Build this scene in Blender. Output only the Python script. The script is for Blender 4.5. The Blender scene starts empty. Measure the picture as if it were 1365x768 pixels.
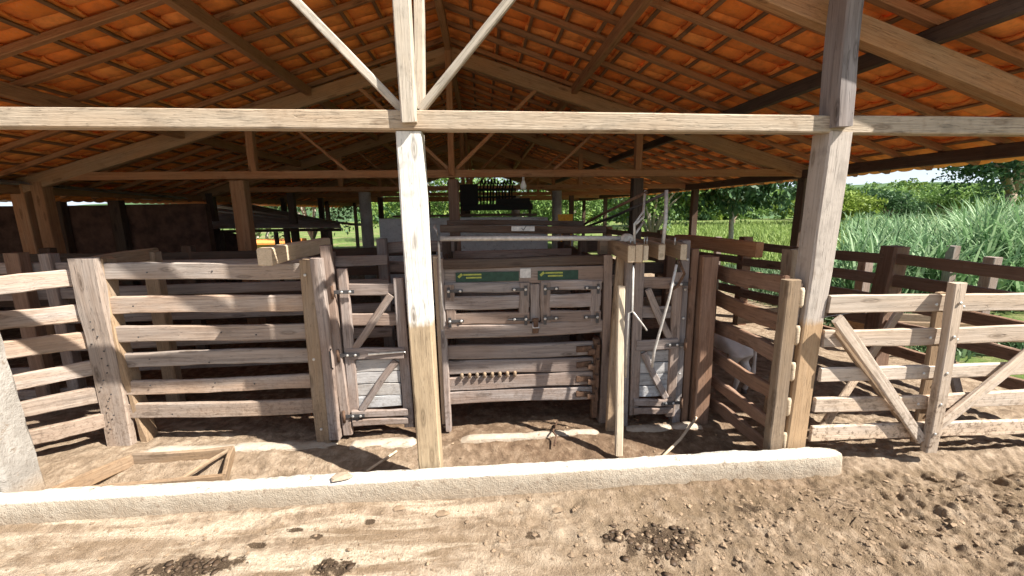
import bpy, math, random
import numpy as np
from mathutils import Vector, Matrix
random.seed(7); rng = np.random.default_rng(11)
R = math.radians
scene = bpy.context.scene
col = scene.collection

# ------------------------------------------------------------------ camera
CAM_H = 1.8
yaw, pitch, roll = R(4.105), R(10.705), R(.69)
F = Vector((math.sin(yaw)*math.cos(pitch), math.cos(yaw)*math.cos(pitch), -math.sin(pitch)))
r0 = Vector((math.cos(yaw), -math.sin(yaw), 0)); d0 = F.cross(r0)
rr = math.cos(roll)*r0 + math.sin(roll)*d0
dd = -math.sin(roll)*r0 + math.cos(roll)*d0
cam = bpy.data.cameras.new('camera'); co = bpy.data.objects.new('camera', cam); col.objects.link(co)
co.matrix_world = Matrix(((rr.x, -dd.x, -F.x, 0), (rr.y, -dd.y, -F.y, 0), (rr.z, -dd.z, -F.z, CAM_H), (0, 0, 0, 1)))
cam.sensor_width = 36; cam.lens = 36*548.43/1365; cam.clip_start = .05; cam.clip_end = 3000
scene.camera = co

# ------------------------------------------------------------------ sky and sun
SUN = Vector((1.95, -1.0, 2.46)).normalized()
elev = math.asin(SUN.z)
world = bpy.data.worlds.new('World'); scene.world = world; world.use_nodes = True
wn = world.node_tree.nodes; wl = world.node_tree.links
sky = wn.new('ShaderNodeTexSky'); sky.sky_type = 'NISHITA'; sky.sun_disc = False
sky.sun_elevation = elev; sky.sun_rotation = math.atan2(SUN.x, SUN.y)
sky.dust_density = 1.0; sky.air_density = 1.0
# thin high cloud: whiter patches over the whole dome
tc = wn.new('ShaderNodeTexCoord'); mp = wn.new('ShaderNodeMapping'); mp.inputs['Scale'].default_value = (1, 1, 3.5)
nz = wn.new('ShaderNodeTexNoise'); nz.inputs['Scale'].default_value = 2.2; nz.inputs['Detail'].default_value = 7
rp = wn.new('ShaderNodeValToRGB'); rp.color_ramp.elements[0].position = .44; rp.color_ramp.elements[1].position = .66
mx = wn.new('ShaderNodeMixRGB'); mx.inputs['Color2'].default_value = (7.6, 8.5, 9.8, 1)
wl.new(tc.outputs['Generated'], mp.inputs['Vector']); wl.new(mp.outputs[0], nz.inputs['Vector'])
wl.new(nz.outputs['Fac'], rp.inputs[0]); wl.new(rp.outputs[0], mx.inputs['Fac']); wl.new(sky.outputs[0], mx.inputs['Color1'])
sz = wn.new('ShaderNodeSeparateXYZ'); wl.new(tc.outputs['Generated'], sz.inputs[0])
hr = wn.new('ShaderNodeMapRange'); hr.inputs['From Min'].default_value = .22; hr.inputs['From Max'].default_value = .02; hr.inputs['To Max'].default_value = .62
wl.new(sz.outputs[2], hr.inputs['Value'])
hz = wn.new('ShaderNodeMixRGB'); hz.inputs['Color2'].default_value = (7.8, 9.2, 10.9, 1)      # whitish air near the horizon
wl.new(hr.outputs[0], hz.inputs['Fac']); wl.new(mx.outputs[0], hz.inputs['Color1'])
wl.new(hz.outputs[0], wn['Background'].inputs[0]); wn['Background'].inputs[1].default_value = .053
sl = bpy.data.lights.new('sun', 'SUN'); sl.energy = 5.0; sl.angle = R(.53); sl.color = (1, .955, .88)
so = bpy.data.objects.new('sun', sl); col.objects.link(so)
so.rotation_euler = SUN.to_track_quat('Z', 'Y').to_euler(); so.location = (6, -4, 9)
scene.view_settings.view_transform = 'Standard'; scene.view_settings.look = 'None'
scene.view_settings.exposure = 1.42; scene.view_settings.gamma = 1
scene.render.engine = 'CYCLES'
scene.cycles.max_bounces = 8; scene.cycles.diffuse_bounces = 5; scene.cycles.use_denoising = True

# ------------------------------------------------------------------ materials
def newmat(name):
    m = bpy.data.materials.new(name); m.use_nodes = True
    nt = m.node_tree; b = nt.nodes['Principled BSDF']; b.inputs['Specular IOR Level'].default_value = .25
    return m, nt, b
def N(nt, t, **k):
    n = nt.nodes.new(t)
    for a, v in k.items(): n.inputs[a].default_value = v
    return n
def ramp(nt, src, stops):
    r = nt.nodes.new('ShaderNodeValToRGB'); e = r.color_ramp.elements
    while len(e) < len(stops): e.new(.5)
    for i, (p, c) in enumerate(stops):
        e[i].position = p; e[i].color = (*c, 1) if len(c) == 3 else c
    nt.links.new(src, r.inputs[0]); return r.outputs[0]
def mixc(nt, fac, a, b, mode='MIX'):
    m = nt.nodes.new('ShaderNodeMixRGB'); m.blend_type = mode
    for s, v in (('Fac', fac), ('Color1', a), ('Color2', b)):
        if hasattr(v, 'is_output'): nt.links.new(v, m.inputs[s])
        elif isinstance(v, (int, float)): m.inputs[s].default_value = v
        else: m.inputs[s].default_value = (*v, 1)
    return m.outputs[0]
def mth(nt, op, a, b=0.0, clamp=False):
    m = nt.nodes.new('ShaderNodeMath'); m.operation = op; m.use_clamp = clamp
    for i, v in enumerate((a, b)):
        if hasattr(v, 'is_output'): nt.links.new(v, m.inputs[i])
        else: m.inputs[i].default_value = v
    return m.outputs[0]
def noise(nt, vec, scale, detail=6, rough=.6, dist=0.0):
    n = N(nt, 'ShaderNodeTexNoise', Scale=scale, Detail=detail, Roughness=rough, Distortion=dist)
    nt.links.new(vec, n.inputs['Vector']); return n.outputs['Fac']
def bump(nt, b, h, strength=.5, dist=.01):
    n = N(nt, 'ShaderNodeBump', Strength=strength, Distance=dist)
    nt.links.new(h, n.inputs['Height']); nt.links.new(n.outputs[0], b.inputs['Normal'])

def wood(name, dark, mid, light, grey=None, greyamt=.4, dirt=0.0, white=None, above=None, rough=.8, bstr=.6, var=.32, crk=.42):
    """planks: local X runs along the timber"""
    m, nt, b = newmat(name); L = nt.links
    tc = N(nt, 'ShaderNodeTexCoord'); oi = N(nt, 'ShaderNodeObjectInfo')
    add = nt.nodes.new('ShaderNodeVectorMath'); add.operation = 'MULTIPLY_ADD'
    cb = nt.nodes.new('ShaderNodeCombineXYZ')
    for i in range(3): L.new(oi.outputs['Random'], cb.inputs[i])
    L.new(cb.outputs[0], add.inputs[0]); add.inputs[1].default_value = (37, 91, 53); L.new(tc.outputs['Object'], add.inputs[2])
    def mapped(s):
        mp = N(nt, 'ShaderNodeMapping'); mp.inputs['Scale'].default_value = s; sc_ = nt.nodes.new('ShaderNodeVectorMath'); sc_.operation = 'SCALE'; L.new(add.outputs[0], mp.inputs[0]); L.new(mp.outputs[0], sc_.inputs[0]); L.new(mth(nt, 'ADD', mth(nt, 'MULTIPLY', oi.outputs['Random'], .9), .5), sc_.inputs['Scale']); return sc_.outputs[0]
    grain = noise(nt, mapped((1.4, 46, 46)), 1.9, 8, .62, .35)
    broad = noise(nt, mapped((1, 5, 5)), 1.1, 4, .55, .2)
    fine = noise(nt, mapped((9, 160, 160)), 1.4, 4, .6)
    blot = noise(nt, add.outputs[0], 7, 5, .6)
    mean = tuple((a_+b_*2+c_)/4 for a_, b_, c_ in zip(dark, mid, light))
    c = mixc(nt, .58, ramp(nt, grain, [(.26, dark), (.5, mid), (.70, light)]), ramp(nt, blot, [(.3, tuple(v*.8 for v in mean)), (.7, tuple(min(1, v*1.15) for v in mean))]))
    if grey is not None:
        gf = ramp(nt, broad, [(.40, (0, 0, 0)), (.62, (1, 1, 1))])
        g2 = ramp(nt, grain, [(.32, tuple(v*.55 for v in grey)), (.62, grey)])
        c = mixc(nt, mth(nt, 'MULTIPLY', gf, greyamt), c, g2)
    if white is not None:
        wcol = ramp(nt, blot, [(.30, tuple(v*.62 for v in white)), (.46, white), (.8, tuple(min(1, v*1.1) for v in white))])
        wcol = mixc(nt, .35, wcol, ramp(nt, grain, [(.3, tuple(v*.55 for v in white)), (.55, white)]))
        if above is None: c = mixc(nt, mth(nt, 'MULTIPLY', ramp(nt, broad, [(.3, (.55,)*3), (.6, (1,)*3)]), .95), c, wcol)
        else:
            sx = N(nt, 'ShaderNodeSeparateXYZ'); L.new(tc.outputs['Object'], sx.inputs[0])
            e = mth(nt, 'ADD', sx.outputs[0], mth(nt, 'ADD', mth(nt, 'MULTIPLY', blot, .09), mth(nt, 'MULTIPLY', grain, .08)))
            f = mth(nt, 'MULTIPLY', mth(nt, 'SUBTRACT', e, above+.085), 22, True)
            c = mixc(nt, mth(nt, 'MULTIPLY', f, .93), c, wcol)
    vo = N(nt, 'ShaderNodeTexVoronoi', Scale=1.0); vo.distance = 'EUCLIDEAN'; mk = N(nt, 'ShaderNodeMapping'); mk.inputs['Scale'].default_value = (2.3, 9, 9)
    L.new(add.outputs[0], mk.inputs[0]); L.new(mk.outputs[0], vo.inputs['Vector'])
    kn = ramp(nt, mth(nt, 'ADD', vo.outputs['Distance'], mth(nt, 'MULTIPLY', grain, .08)), [(.09, (.75,)*3), (.14, (.25,)*3), (.17, (.55,)*3), (.24, (0, 0, 0))])
    c = mixc(nt, kn, c, tuple(v*.45 for v in dark))
    # long drying cracks
    cr = noise(nt, mapped((.9, 26, 26)), 2.2, 3, .5, .8)
    crack = ramp(nt, mth(nt, 'ABSOLUTE', mth(nt, 'SUBTRACT', cr, .5)), [(0.0, (0, 0, 0)), (.012, (1, 1, 1))])
    c = mixc(nt, crk, c, mixc(nt, 1.0, c, crack, 'MULTIPLY'))
    c = mixc(nt, mth(nt, 'MULTIPLY', ramp(nt, blot, [(.58, (0, 0, 0)), (.72, (1, 1, 1))]), .35), c, tuple(v*.6 for v in dark))
    r2 = mth(nt, 'FRACT', mth(nt, 'MULTIPLY', oi.outputs['Random'], 7.31))
    c = mixc(nt, mth(nt, 'MULTIPLY', r2, .45), c, mixc(nt, 1.0, c, (1.0, .80, .60), 'MULTIPLY'))
    br = mth(nt, 'ADD', mth(nt, 'MULTIPLY', oi.outputs['Random'], var), 1-var*.5)
    hs = N(nt, 'ShaderNodeHueSaturation'); L.new(c, hs.inputs['Color']); L.new(br, hs.inputs['Value']); c = hs.outputs[0]
    if dirt:
        ge = N(nt, 'ShaderNodeNewGeometry'); s2 = N(nt, 'ShaderNodeSeparateXYZ'); L.new(ge.outputs['Position'], s2.inputs[0])
        low = mth(nt, 'MULTIPLY', mth(nt, 'SUBTRACT', .75, s2.outputs[2]), 1.6, True)
        sp = ramp(nt, noise(nt, ge.outputs['Position'], 34, 5, .7), [(.50, (0, 0, 0)), (.62, (1, 1, 1))])
        c = mixc(nt, mth(nt, 'MULTIPLY', mth(nt, 'MULTIPLY', low, sp), dirt), c, (.13, .085, .055))
    L.new(c, b.inputs['Base Color']); b.inputs['Roughness'].default_value = rough
    h = mth(nt, 'ADD', mth(nt, 'MULTIPLY', grain, .7), mth(nt, 'MULTIPLY', fine, .4))
    h = mth(nt, 'ADD', h, mth(nt, 'MULTIPLY', crack, .5))
    bump(nt, b, h, bstr, .006)
    return m
M = {}
M['white_beam'] = wood('white_beam', (.24, .15, .08), (.38, .27, .17), (.48, .36, .25), white=(.40, .355, .29), bstr=.9, crk=.25)
M['post_white'] = wood('post_white', (.22, .15, .085), (.38, .285, .18), (.48, .375, .25), white=(.72, .69, .63), above=1.19, bstr=.7, var=.05)
M['post_grey'] = wood('post_grey', (.24, .15, .08), (.42, .29, .17), (.52, .38, .25), white=(.46, .42, .38), above=1.12, var=.05)
M['rail'] = wood('rail', (.21, .145, .105), (.37, .28, .215), (.49, .39, .31), grey=(.43, .385, .35), greyamt=.8, dirt=.6)
M['gate_rail'] = wood('gate_rail', (.36, .26, .18), (.54, .43, .325), (.64, .53, .42), grey=(.56, .50, .44), greyamt=.6, dirt=.9)
M['tan'] = wood('tan', (.17, .11, .065), (.29, .205, .13), (.38, .28, .18), grey=(.32, .27, .22), greyamt=.5, dirt=.4)
M['chute'] = wood('chute', (.12, .085, .068), (.245, .185, .155), (.36, .29, .25), grey=(.34, .305, .29), greyamt=.9, dirt=.5)
M['panel'] = wood('panel', (.27, .265, .26), (.41, .405, .40), (.50, .495, .49), grey=(.48, .48, .49), greyamt=.7, dirt=.5)
M['red'] = wood('red', (.10, .055, .036), (.215, .125, .082), (.33, .21, .14), grey=(.32, .24, .195), greyamt=.3, dirt=.3)
M['roofwood'] = wood('roofwood', (.18, .072, .032), (.37, .175, .08), (.48, .26, .13), grey=(.40, .27, .165), greyamt=.4)
M['batten'] = wood('batten', (.12, .06, .03), (.25, .135, .07), (.34, .20, .11))
M['rafter'] = wood('rafter', (.20, .10, .045), (.38, .22, .11), (.48, .30, .17), grey=(.36, .27, .18), greyamt=.5)
M['purlin'] = wood('purlin', (.18, .08, .036), (.34, .18, .09), (.44, .26, .14))
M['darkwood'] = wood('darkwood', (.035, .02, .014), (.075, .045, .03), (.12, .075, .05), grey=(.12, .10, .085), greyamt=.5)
M['cream'] = wood('cream', (.42, .33, .22), (.58, .48, .35), (.68, .58, .45))
M['strut'] = wood('strut', (.34, .25, .15), (.50, .40, .28), (.6, .5, .38), white=(.43, .395, .34))

def simple(name, colr, rough=.7, metal=0, v=.25, scale=30, b_=.2):
    m, nt, b = newmat(name)
    tc = N(nt, 'ShaderNodeTexCoord'); n = noise(nt, tc.outputs['Object'], scale, 5, .6)
    c = ramp(nt, n, [(.3, tuple(x*(1-v) for x in colr)), (.7, tuple(min(1, x*(1+v)) for x in colr))])
    nt.links.new(c, b.inputs['Base Color']); b.inputs['Roughness'].default_value = rough; b.inputs['Metallic'].default_value = metal
    bump(nt, b, n, b_, .004); return m
M['pipe'] = simple('pipe', (.50, .47, .43), .45, .25)
M['iron'] = simple('iron', (.09, .085, .085), .55, .6)
M['rust'] = simple('rust', (.12, .07, .045), .8, .2, .5)
M['bolt'] = simple('bolt', (.5, .48, .45), .4, .7)
M['black'] = simple('black', (.012, .011, .01), .7)
M['bulb'] = simple('bulb', (.8, .8, .78), .15, 0, .02)
M['yellow'] = simple('yellow', (.62, .28, .02), .5)
M['sign_green'] = simple('sign_green', (.024, .055, .038), .6)
M['sign_yellow'] = simple('sign_yellow', (.30, .32, .07), .6)
M['sign_white'] = simple('sign_white', (.5, .48, .45), .4)
M['cloth'] = simple('cloth', (.55, .5, .42), .9)
M['tin'] = simple('tin', (.42, .42, .40), .5, .3, .3, 4)
M['ochre'] = simple('ochre', (.42, .31, .13), .9, 0, .15, 3)
M['hide'] = simple('hide', (.60, .57, .55), .75, 0, .12, 9)
M['hoof'] = simple('hoof', (.10, .08, .07), .6)
M['stone'] = simple('stone', (.32, .25, .18), .9, 0, .3, 30, .5)
M['wire'] = simple('wire', (.35, .34, .33), .5, .6)
M['brickwall'] = simple('brickwall', (.10, .055, .04), .95, 0, .45, 6, .5)

def concrete(name, a, bcol, stain, top=None):
    m, nt, b = newmat(name); L = nt.links
    ge = N(nt, 'ShaderNodeNewGeometry'); P = ge.outputs['Position']
    n1 = noise(nt, P, 3.2, 7, .65); n2 = noise(nt, P, 28, 6, .7); n3 = noise(nt, P, 120, 3, .6)
    c = ramp(nt, n1, [(.32, a), (.62, bcol)])
    c = mixc(nt, mth(nt, 'MULTIPLY', ramp(nt, n2, [(.5, (0, 0, 0)), (.7, (1, 1, 1))]), .5), c, stain)
    if top is not None:      # whitewash kept to the upper face, its sunlit brightness painted in
        s = N(nt, 'ShaderNodeSeparateXYZ'); L.new(P, s.inputs[0])
        f = mth(nt, 'MULTIPLY', mth(nt, 'SUBTRACT', mth(nt, 'ADD', s.outputs[2], mth(nt, 'MULTIPLY', n2, .02)), top), 60, True)
        wc = ramp(nt, n2, [(.32, (.42, .36, .29)), (.46, (.60, .56, .49)), (.8, (.70, .67, .61))])
        c = mixc(nt, f, c, wc)
    s3 = N(nt, 'ShaderNodeSeparateXYZ'); L.new(P, s3.inputs[0])
    lowf = mth(nt, 'MULTIPLY', mth(nt, 'SUBTRACT', .12, mth(nt, 'ADD', s3.outputs[2], mth(nt, 'MULTIPLY', n1, .08))), 9, True)
    c = mixc(nt, mth(nt, 'MULTIPLY', lowf, .75), c, mixc(nt, n2, (.24, .17, .11), (.38, .29, .2)))
    sp = ramp(nt, noise(nt, P, 16, 5, .72), [(.60, (0, 0, 0)), (.66, (1, 1, 1))]); c = mixc(nt, mth(nt, 'MULTIPLY', sp, .75), c, (.20, .145, .10))
    L.new(c, b.inputs['Base Color']); b.inputs['Roughness'].default_value = .9
    bump(nt, b, mth(nt, 'ADD', n2, mth(nt, 'MULTIPLY', n3, .5)), .8, .015); return m
M['curb'] = concrete('curb', (.30, .245, .18), (.40, .34, .265), (.25, .185, .125), top=.142)
M['curb_low'] = concrete('curb_low', (.45, .39, .31), (.60, .54, .46), (.25, .17, .11))
M['conc'] = concrete('conc', (.30, .29, .27), (.46, .45, .42), (.22, .20, .18))
M['conc_post'] = concrete('conc_post', (.24, .215, .185), (.38, .35, .31), (.17, .14, .11))
M['conc_wall'] = concrete('conc_wall', (.42, .41, .40), (.56, .55, .53), (.30, .28, .26))

def tile_mat():
    m, nt, b = newmat('clay_tile'); L = nt.links
    tc = N(nt, 'ShaderNodeTexCoord'); oi = N(nt, 'ShaderNodeObjectInfo'); ge = N(nt, 'ShaderNodeNewGeometry'); P = ge.outputs['Position']
    at = N(nt, 'ShaderNodeAttribute'); at.attribute_name = 'tone'
    n1 = noise(nt, P, 9, 6, .65); n2 = noise(nt, P, 60, 4, .6)
    f = mth(nt, 'ADD', mth(nt, 'MULTIPLY', at.outputs['Fac'], .55), mth(nt, 'MULTIPLY', oi.outputs['Random'], .55))
    c = ramp(nt, f, [(0, (.34, .075, .025)), (.16, (.64, .16, .035)), (.4, (.86, .255, .05)), (.85, (.92, .36, .10))])
    c = mixc(nt, mth(nt, 'MULTIPLY', ramp(nt, n1, [(.45, (0, 0, 0)), (.68, (1, 1, 1))]), .5), c, (.36, .11, .04))
    c = mixc(nt, mth(nt, 'MULTIPLY', ramp(nt, n2, [(.55, (0, 0, 0)), (.75, (1, 1, 1))]), .3), c, (.62, .40, .22))
    L.new(c, b.inputs['Base Color']); b.inputs['Roughness'].default_value = .85; bump(nt, b, n2, .3, .004); return m
M['tile'] = tile_mat()

def leaf_mat(name, c1, c2, c3, trans=.25):
    m, nt, b = newmat(name); L = nt.links
    ge = N(nt, 'ShaderNodeNewGeometry'); at = N(nt, 'ShaderNodeAttribute'); at.attribute_name = 'tone'
    c = ramp(nt, at.outputs['Fac'], [(0, c1), (.5, c2), (1, c3)])
    L.new(c, b.inputs['Base Color']); b.inputs['Roughness'].default_value = .55
    b.inputs['Specular IOR Level'].default_value = .18
    tr = N(nt, 'ShaderNodeBsdfTranslucent'); L.new(c, tr.inputs[0]); ms = N(nt, 'ShaderNodeMixShader', Fac=trans)
    L.new(b.outputs[0], ms.inputs[1]); L.new(tr.outputs[0], ms.inputs[2]); L.new(ms.outputs[0], nt.nodes['Material Output'].inputs[0]); return m
M['leaf_dark'] = leaf_mat('leaf_dark', (.02, .05, .02), (.05, .105, .04), (.11, .19, .08))
M['leaf_mid'] = leaf_mat('leaf_mid', (.05, .105, .025), (.135, .23, .055), (.26, .37, .11))
M['leaf_yellow'] = leaf_mat('leaf_yellow', (.07, .12, .02), (.17, .24, .04), (.30, .37, .08))
M['leaf_pale'] = leaf_mat('leaf_pale', (.05, .10, .04), (.12, .20, .09), (.22, .31, .17))
M['cane'] = leaf_mat('cane', (.06, .13, .05), (.16, .28, .12), (.40, .53, .30), .3)
M['grass'] = leaf_mat('grass', (.10, .16, .03), (.22, .31, .075), (.36, .44, .15), .3)
M['bark'] = simple('bark', (.24, .18, .13), .9, 0, .35, 12, .6)
M['pale_bark'] = simple('pale_bark', (.42, .36, .29), .9, 0, .3, 8, .6)

# ------------------------------------------------------------------ object helpers
def tag(o, label=None, cat=None, group=None, kind=None):
    if label: o['label'] = label
    if cat: o['category'] = cat
    if group: o['group'] = group
    if kind: o['kind'] = kind
    return o
def thing(name, loc, label, cat, group=None):
    o = bpy.data.objects.new(name, None); o.empty_display_size = .2; o.location = loc; col.objects.link(o)
    return tag(o, label, cat, group)
def mesh(name, V, Fc, mat, smooth=False, tone=None):
    me = bpy.data.meshes.new(name); me.from_pydata([tuple(v) for v in V], [], Fc)
    me.materials.append(mat)
    if smooth: me.polygons.foreach_set('use_smooth', [True]*len(me.polygons))
    if tone is not None:
        a = me.attributes.new('tone', 'FLOAT', 'FACE'); a.data.foreach_set('value', np.asarray(tone, dtype=np.float32))
    me.update(); return me
def wloc(o):
    l = Vector(o.location)
    p = o.parent
    while p is not None: l += Vector(p.location); p = p.parent
    return l
def place(name, me, parent=None, mw=None):
    o = bpy.data.objects.new(name, me); col.objects.link(o)
    mw = mw if mw is not None else Matrix.Identity(4)
    if parent is not None:
        o.parent = parent
        pm = Matrix.Translation(parent.location) if parent.parent is None else parent.matrix_basis
        if parent.parent is not None: pm = Matrix.Translation(parent.parent.location) @ parent.matrix_basis
        mw = pm.inverted() @ mw
    o.matrix_basis = mw
    return o

def beam_geo(L, w, h, n=4, bev=.006, wob=.003, wane=0.0):
    """8-sided bevelled timber along +X; w = local Y, h = local Z"""
    V = []; Fc = []
    ph = [random.uniform(0, 6.28) for _ in range(4)]
    prof = [(-1, -1, 1, 0), (-1, -1, 0, 1), (-1, 1, 0, -1), (-1, 1, 1, 0), (1, 1, -1, 0), (1, 1, 0, -1), (1, -1, 0, 1), (1, -1, -1, 0)]
    for i in range(n+1):
        t = i/n; x = L*t
        dy = wob*math.sin(t*3.1+ph[0])*2; dz = wob*math.sin(t*4.3+ph[1])*2
        sw = 1+random.uniform(-1, 1)*wob/w*1.2; sh = 1+random.uniform(-1, 1)*wob/h*1.2
        ex = 0
        for (sy, sz, by, bz) in prof:
            b = bev*(1+random.uniform(-.3, .8))
            V.append((x+(random.uniform(-1, 1)*wob if i in (0, n) else 0), sy*w/2*sw+by*b+dy, sz*h/2*sh+bz*b+dz))
    for i in range(n):
        for k in range(8):
            a = i*8+k; c = i*8+(k+1) % 8
            Fc.append((a, c, c+8, a+8))
    Fc.append(tuple(range(7, -1, -1))); Fc.append(tuple(range(n*8, n*8+8)))
    return V, Fc
def frame(p0, p1, up=(0, 0, 1)):
    p0 = Vector(p0); p1 = Vector(p1); x = (p1-p0).normalized(); up = Vector(up)
    if abs(x.dot(up)) > .95: up = Vector((0, 1, 0))
    y = up.cross(x).normalized(); z = x.cross(y)
    m = Matrix.Identity(4)
    for i in range(3): m[i][0] = x[i]; m[i][1] = y[i]; m[i][2] = z[i]; m[i][3] = p0[i]
    return m
def beam(name, p0, p1, w, h, mat, parent=None, up=(0, 0, 1), n=4, bev=.006, wob=.003, label=None):
    """w: thickness across, h: size along 'up'"""
    L = (Vector(p1)-Vector(p0)).length
    V, Fc = beam_geo(L, w, h, n, bev, wob)
    o = place(name, mesh(name, V, Fc, M[mat] if isinstance(mat, str) else mat), parent, frame(p0, p1, up))
    if label: o['label'] = label
    return o
def post(name, x, y, z1, wx, wy, mat, parent=None, z0=-.1, lean=(0, 0), **k):
    # vertical: local X up, local Y = -world X , local Z = world Y
    return beam(name, (x, y, z0), (x+lean[0], y+lean[1], z1), wx, wy, mat, parent, up=(0, 1, 0), **k)
def tube_geo(pts, rad, seg=8):
    V = []; Fc = []; pts = [Vector(p) for p in pts]; n = len(pts)
    if not hasattr(rad, '__len__'): rad = [rad]*n
    for i, p in enumerate(pts):
        t = (pts[min(i+1, n-1)]-pts[max(i-1, 0)]).normalized()
        a = Vector((0, 0, 1)) if abs(t.z) < .9 else Vector((0, 1, 0))
        u = t.cross(a).normalized(); v = t.cross(u)
        for k in range(seg):
            an = 2*math.pi*k/seg; V.append(p+(u*math.cos(an)+v*math.sin(an))*rad[i])
    for i in range(n-1):
        for k in range(seg):
            a = i*seg+k; b = i*seg+(k+1) % seg; Fc.append((a, a+seg, b+seg, b))
    Fc.append(tuple(range(seg))); Fc.append(tuple(range(n*seg-1, (n-1)*seg-1, -1)))
    return V, Fc
def tube(name, pts, rad, mat, parent=None, seg=8):
    V, Fc = tube_geo(pts, rad, seg); return place(name, mesh(name, V, Fc, M[mat], True), parent)
bolt_me = None
nail_me = None
def nail(x, y, z, parent):
    global nail_me
    if nail_me is None:
        V, Fc = tube_geo([(0, 0, 0), (0, -.004, 0)], [.006, .006], 6); nail_me = mesh('nail', V, Fc, M['iron'])
    return place('nail', nail_me, parent, Matrix.Translation((x, y, z)))
def bolt(x, y, z, parent, axis='y', s=.011):
    global bolt_me
    if bolt_me is None:
        V, Fc = tube_geo([(0, 0, 0), (0, -.006, 0), (0, -.009, 0)], [.011, .011, .006], 7); bolt_me = mesh('bolt', V, Fc, M['bolt'])
    m = Matrix.Translation((x, y, z))
    if axis == 'x': m = m @ Matrix.Rotation(-R(90), 4, 'Z')
    return place('bolt', bolt_me, parent, m)
def join_geo(parts):
    V = []; Fc = []
    for v, f in parts:
        o = len(V); V += list(v); Fc += [tuple(i+o for i in q) for q in f]
    return V, Fc

# numpy value noise ---------------------------------------------------
_tab = rng.random((256, 256))
def vn(x, y):
    xi = np.floor(x).astype(int); yi = np.floor(y).astype(int); fx = x-xi; fy = y-yi
    fx = fx*fx*(3-2*fx); fy = fy*fy*(3-2*fy)
    a = _tab[xi % 256, yi % 256]; b = _tab[(xi+1) % 256, yi % 256]; c = _tab[xi % 256, (yi+1) % 256]; d = _tab[(xi+1) % 256, (yi+1) % 256]
    return (a*(1-fx)+b*fx)*(1-fy)+(c*(1-fx)+d*fx)*fy
def fbm(x, y, o=4, g=.5):
    s = 0; a = 1; t = 0
    for i in range(o):
        s = s+a*vn(x*2**i+17*i, y*2**i+31*i); t += a; a *= g
    return s/t-.5
def smooth(a, b, x):
    t = np.clip((x-a)/(b-a), 0, 1); return t*t*(3-2*t)

# ------------------------------------------------------------------ ground
def hgt(x, y):
    x = np.asarray(x, float); y = np.asarray(y, float)
    near = smooth(14, 7, np.hypot(x, y-2))
    front = smooth(2.42, 2.34, y)
    right = smooth(-.3, 1.6, x-(y-1.2)*.3)
    h = fbm(x*1.1, y*1.1, 3)*.05*near
    h += near*front*(.35+.65*right)*(fbm(x*5, y*5, 4)*.018 + fbm(x*14, y*14, 3)*.013 + fbm(x*38, y*38, 2)*.007)
    crumb = smooth(-.12, .12, fbm(x*1.7+40, y*2.6, 3))*(.35+.65*np.maximum(right, 1-front))
    h += near*(front*.8+.35)*crumb*(np.abs(fbm(x*31, y*31, 2))*.020 + fbm(x*62, y*62, 2)*.008)
    rough = near*(front*right+(x > 2.4)*.9*smooth(5, 3, y))
    rg = fbm(x*9+3, y*9, 3)
    h += rough*(np.clip(rg, -.12, .5)*.048+fbm(x*26, y*26, 2)*.028)
    h += front*(1-right)*near*fbm(x*1.0, y*13, 3)*.016          # scraped streaks along the kerb
    inside = smooth(2.40, 2.5, y)*smooth(2.6, 2.35, x)
    h += -.06*inside*smooth(3.02, 2.72, y)
    h += inside*near*(fbm(x*12, y*12, 4)*.035)
    h += .02*front*smooth(2.1, 2.36, y)*smooth(2.4, 1.0, x)
    # wheel rut by the right gate
    h += front*near*smooth(.0, .3, fbm(x*2.3+7, y*2.3, 3))*fbm(x*18, y*18, 3)*.05
    h -= .05*np.exp(-((y-2.33-.03*(x-3.5))/.09)**2)*smooth(2.7, 3.2, x)*near
    h += .03*np.exp(-((y-2.5)/.08)**2)*smooth(2.7, 3.2, x)*near
    # keep it flat under kerbs and settle far ground
    far = smooth(16, 60, y)
    h += far*0.0 + smooth(40, 300, np.hypot(x, y))*fbm(x*.01, y*.01, 3)*3
    h = np.where(np.abs(y-2.41) < .05, np.minimum(h, .02), h)
    return h-.01
def axis(lo, a, b, hi, step, g):
    c = list(np.arange(a, b+1e-6, step)); s = step; v = a
    L_ = []
    while v > lo: s *= g; v -= s; L_.append(v)
    s = step; v = b; R_ = []
    while v < hi: s *= g; v += s; R_.append(v)
    return np.array(L_[::-1]+c+R_)
xs = axis(-900, -2.9, 4.2, 1400, .0095, 1.05); ys = axis(-60, 1.6, 3.3, 1500, .0095, 1.045)
X, Y = np.meshgrid(xs, ys); Z = hgt(X, Y)
nx, ny = len(xs), len(ys)
me = bpy.data.meshes.new('ground')
me.vertices.add(nx*ny); me.vertices.foreach_set('co', np.stack([X, Y, Z], -1).ravel())
i = np.arange(ny-1)[:, None]*nx+np.arange(nx-1)[None, :]
q = np.stack([i, i+1, i+nx+1, i+nx], -1).reshape(-1, 4)
me.loops.add(q.size); me.loops.foreach_set('vertex_index', q.ravel())
me.polygons.add(len(q)); me.polygons.foreach_set('loop_start', np.arange(len(q))*4)
me.polygons.foreach_set('use_smooth', np.ones(len(q), bool)); me.update(calc_edges=True)
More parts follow.
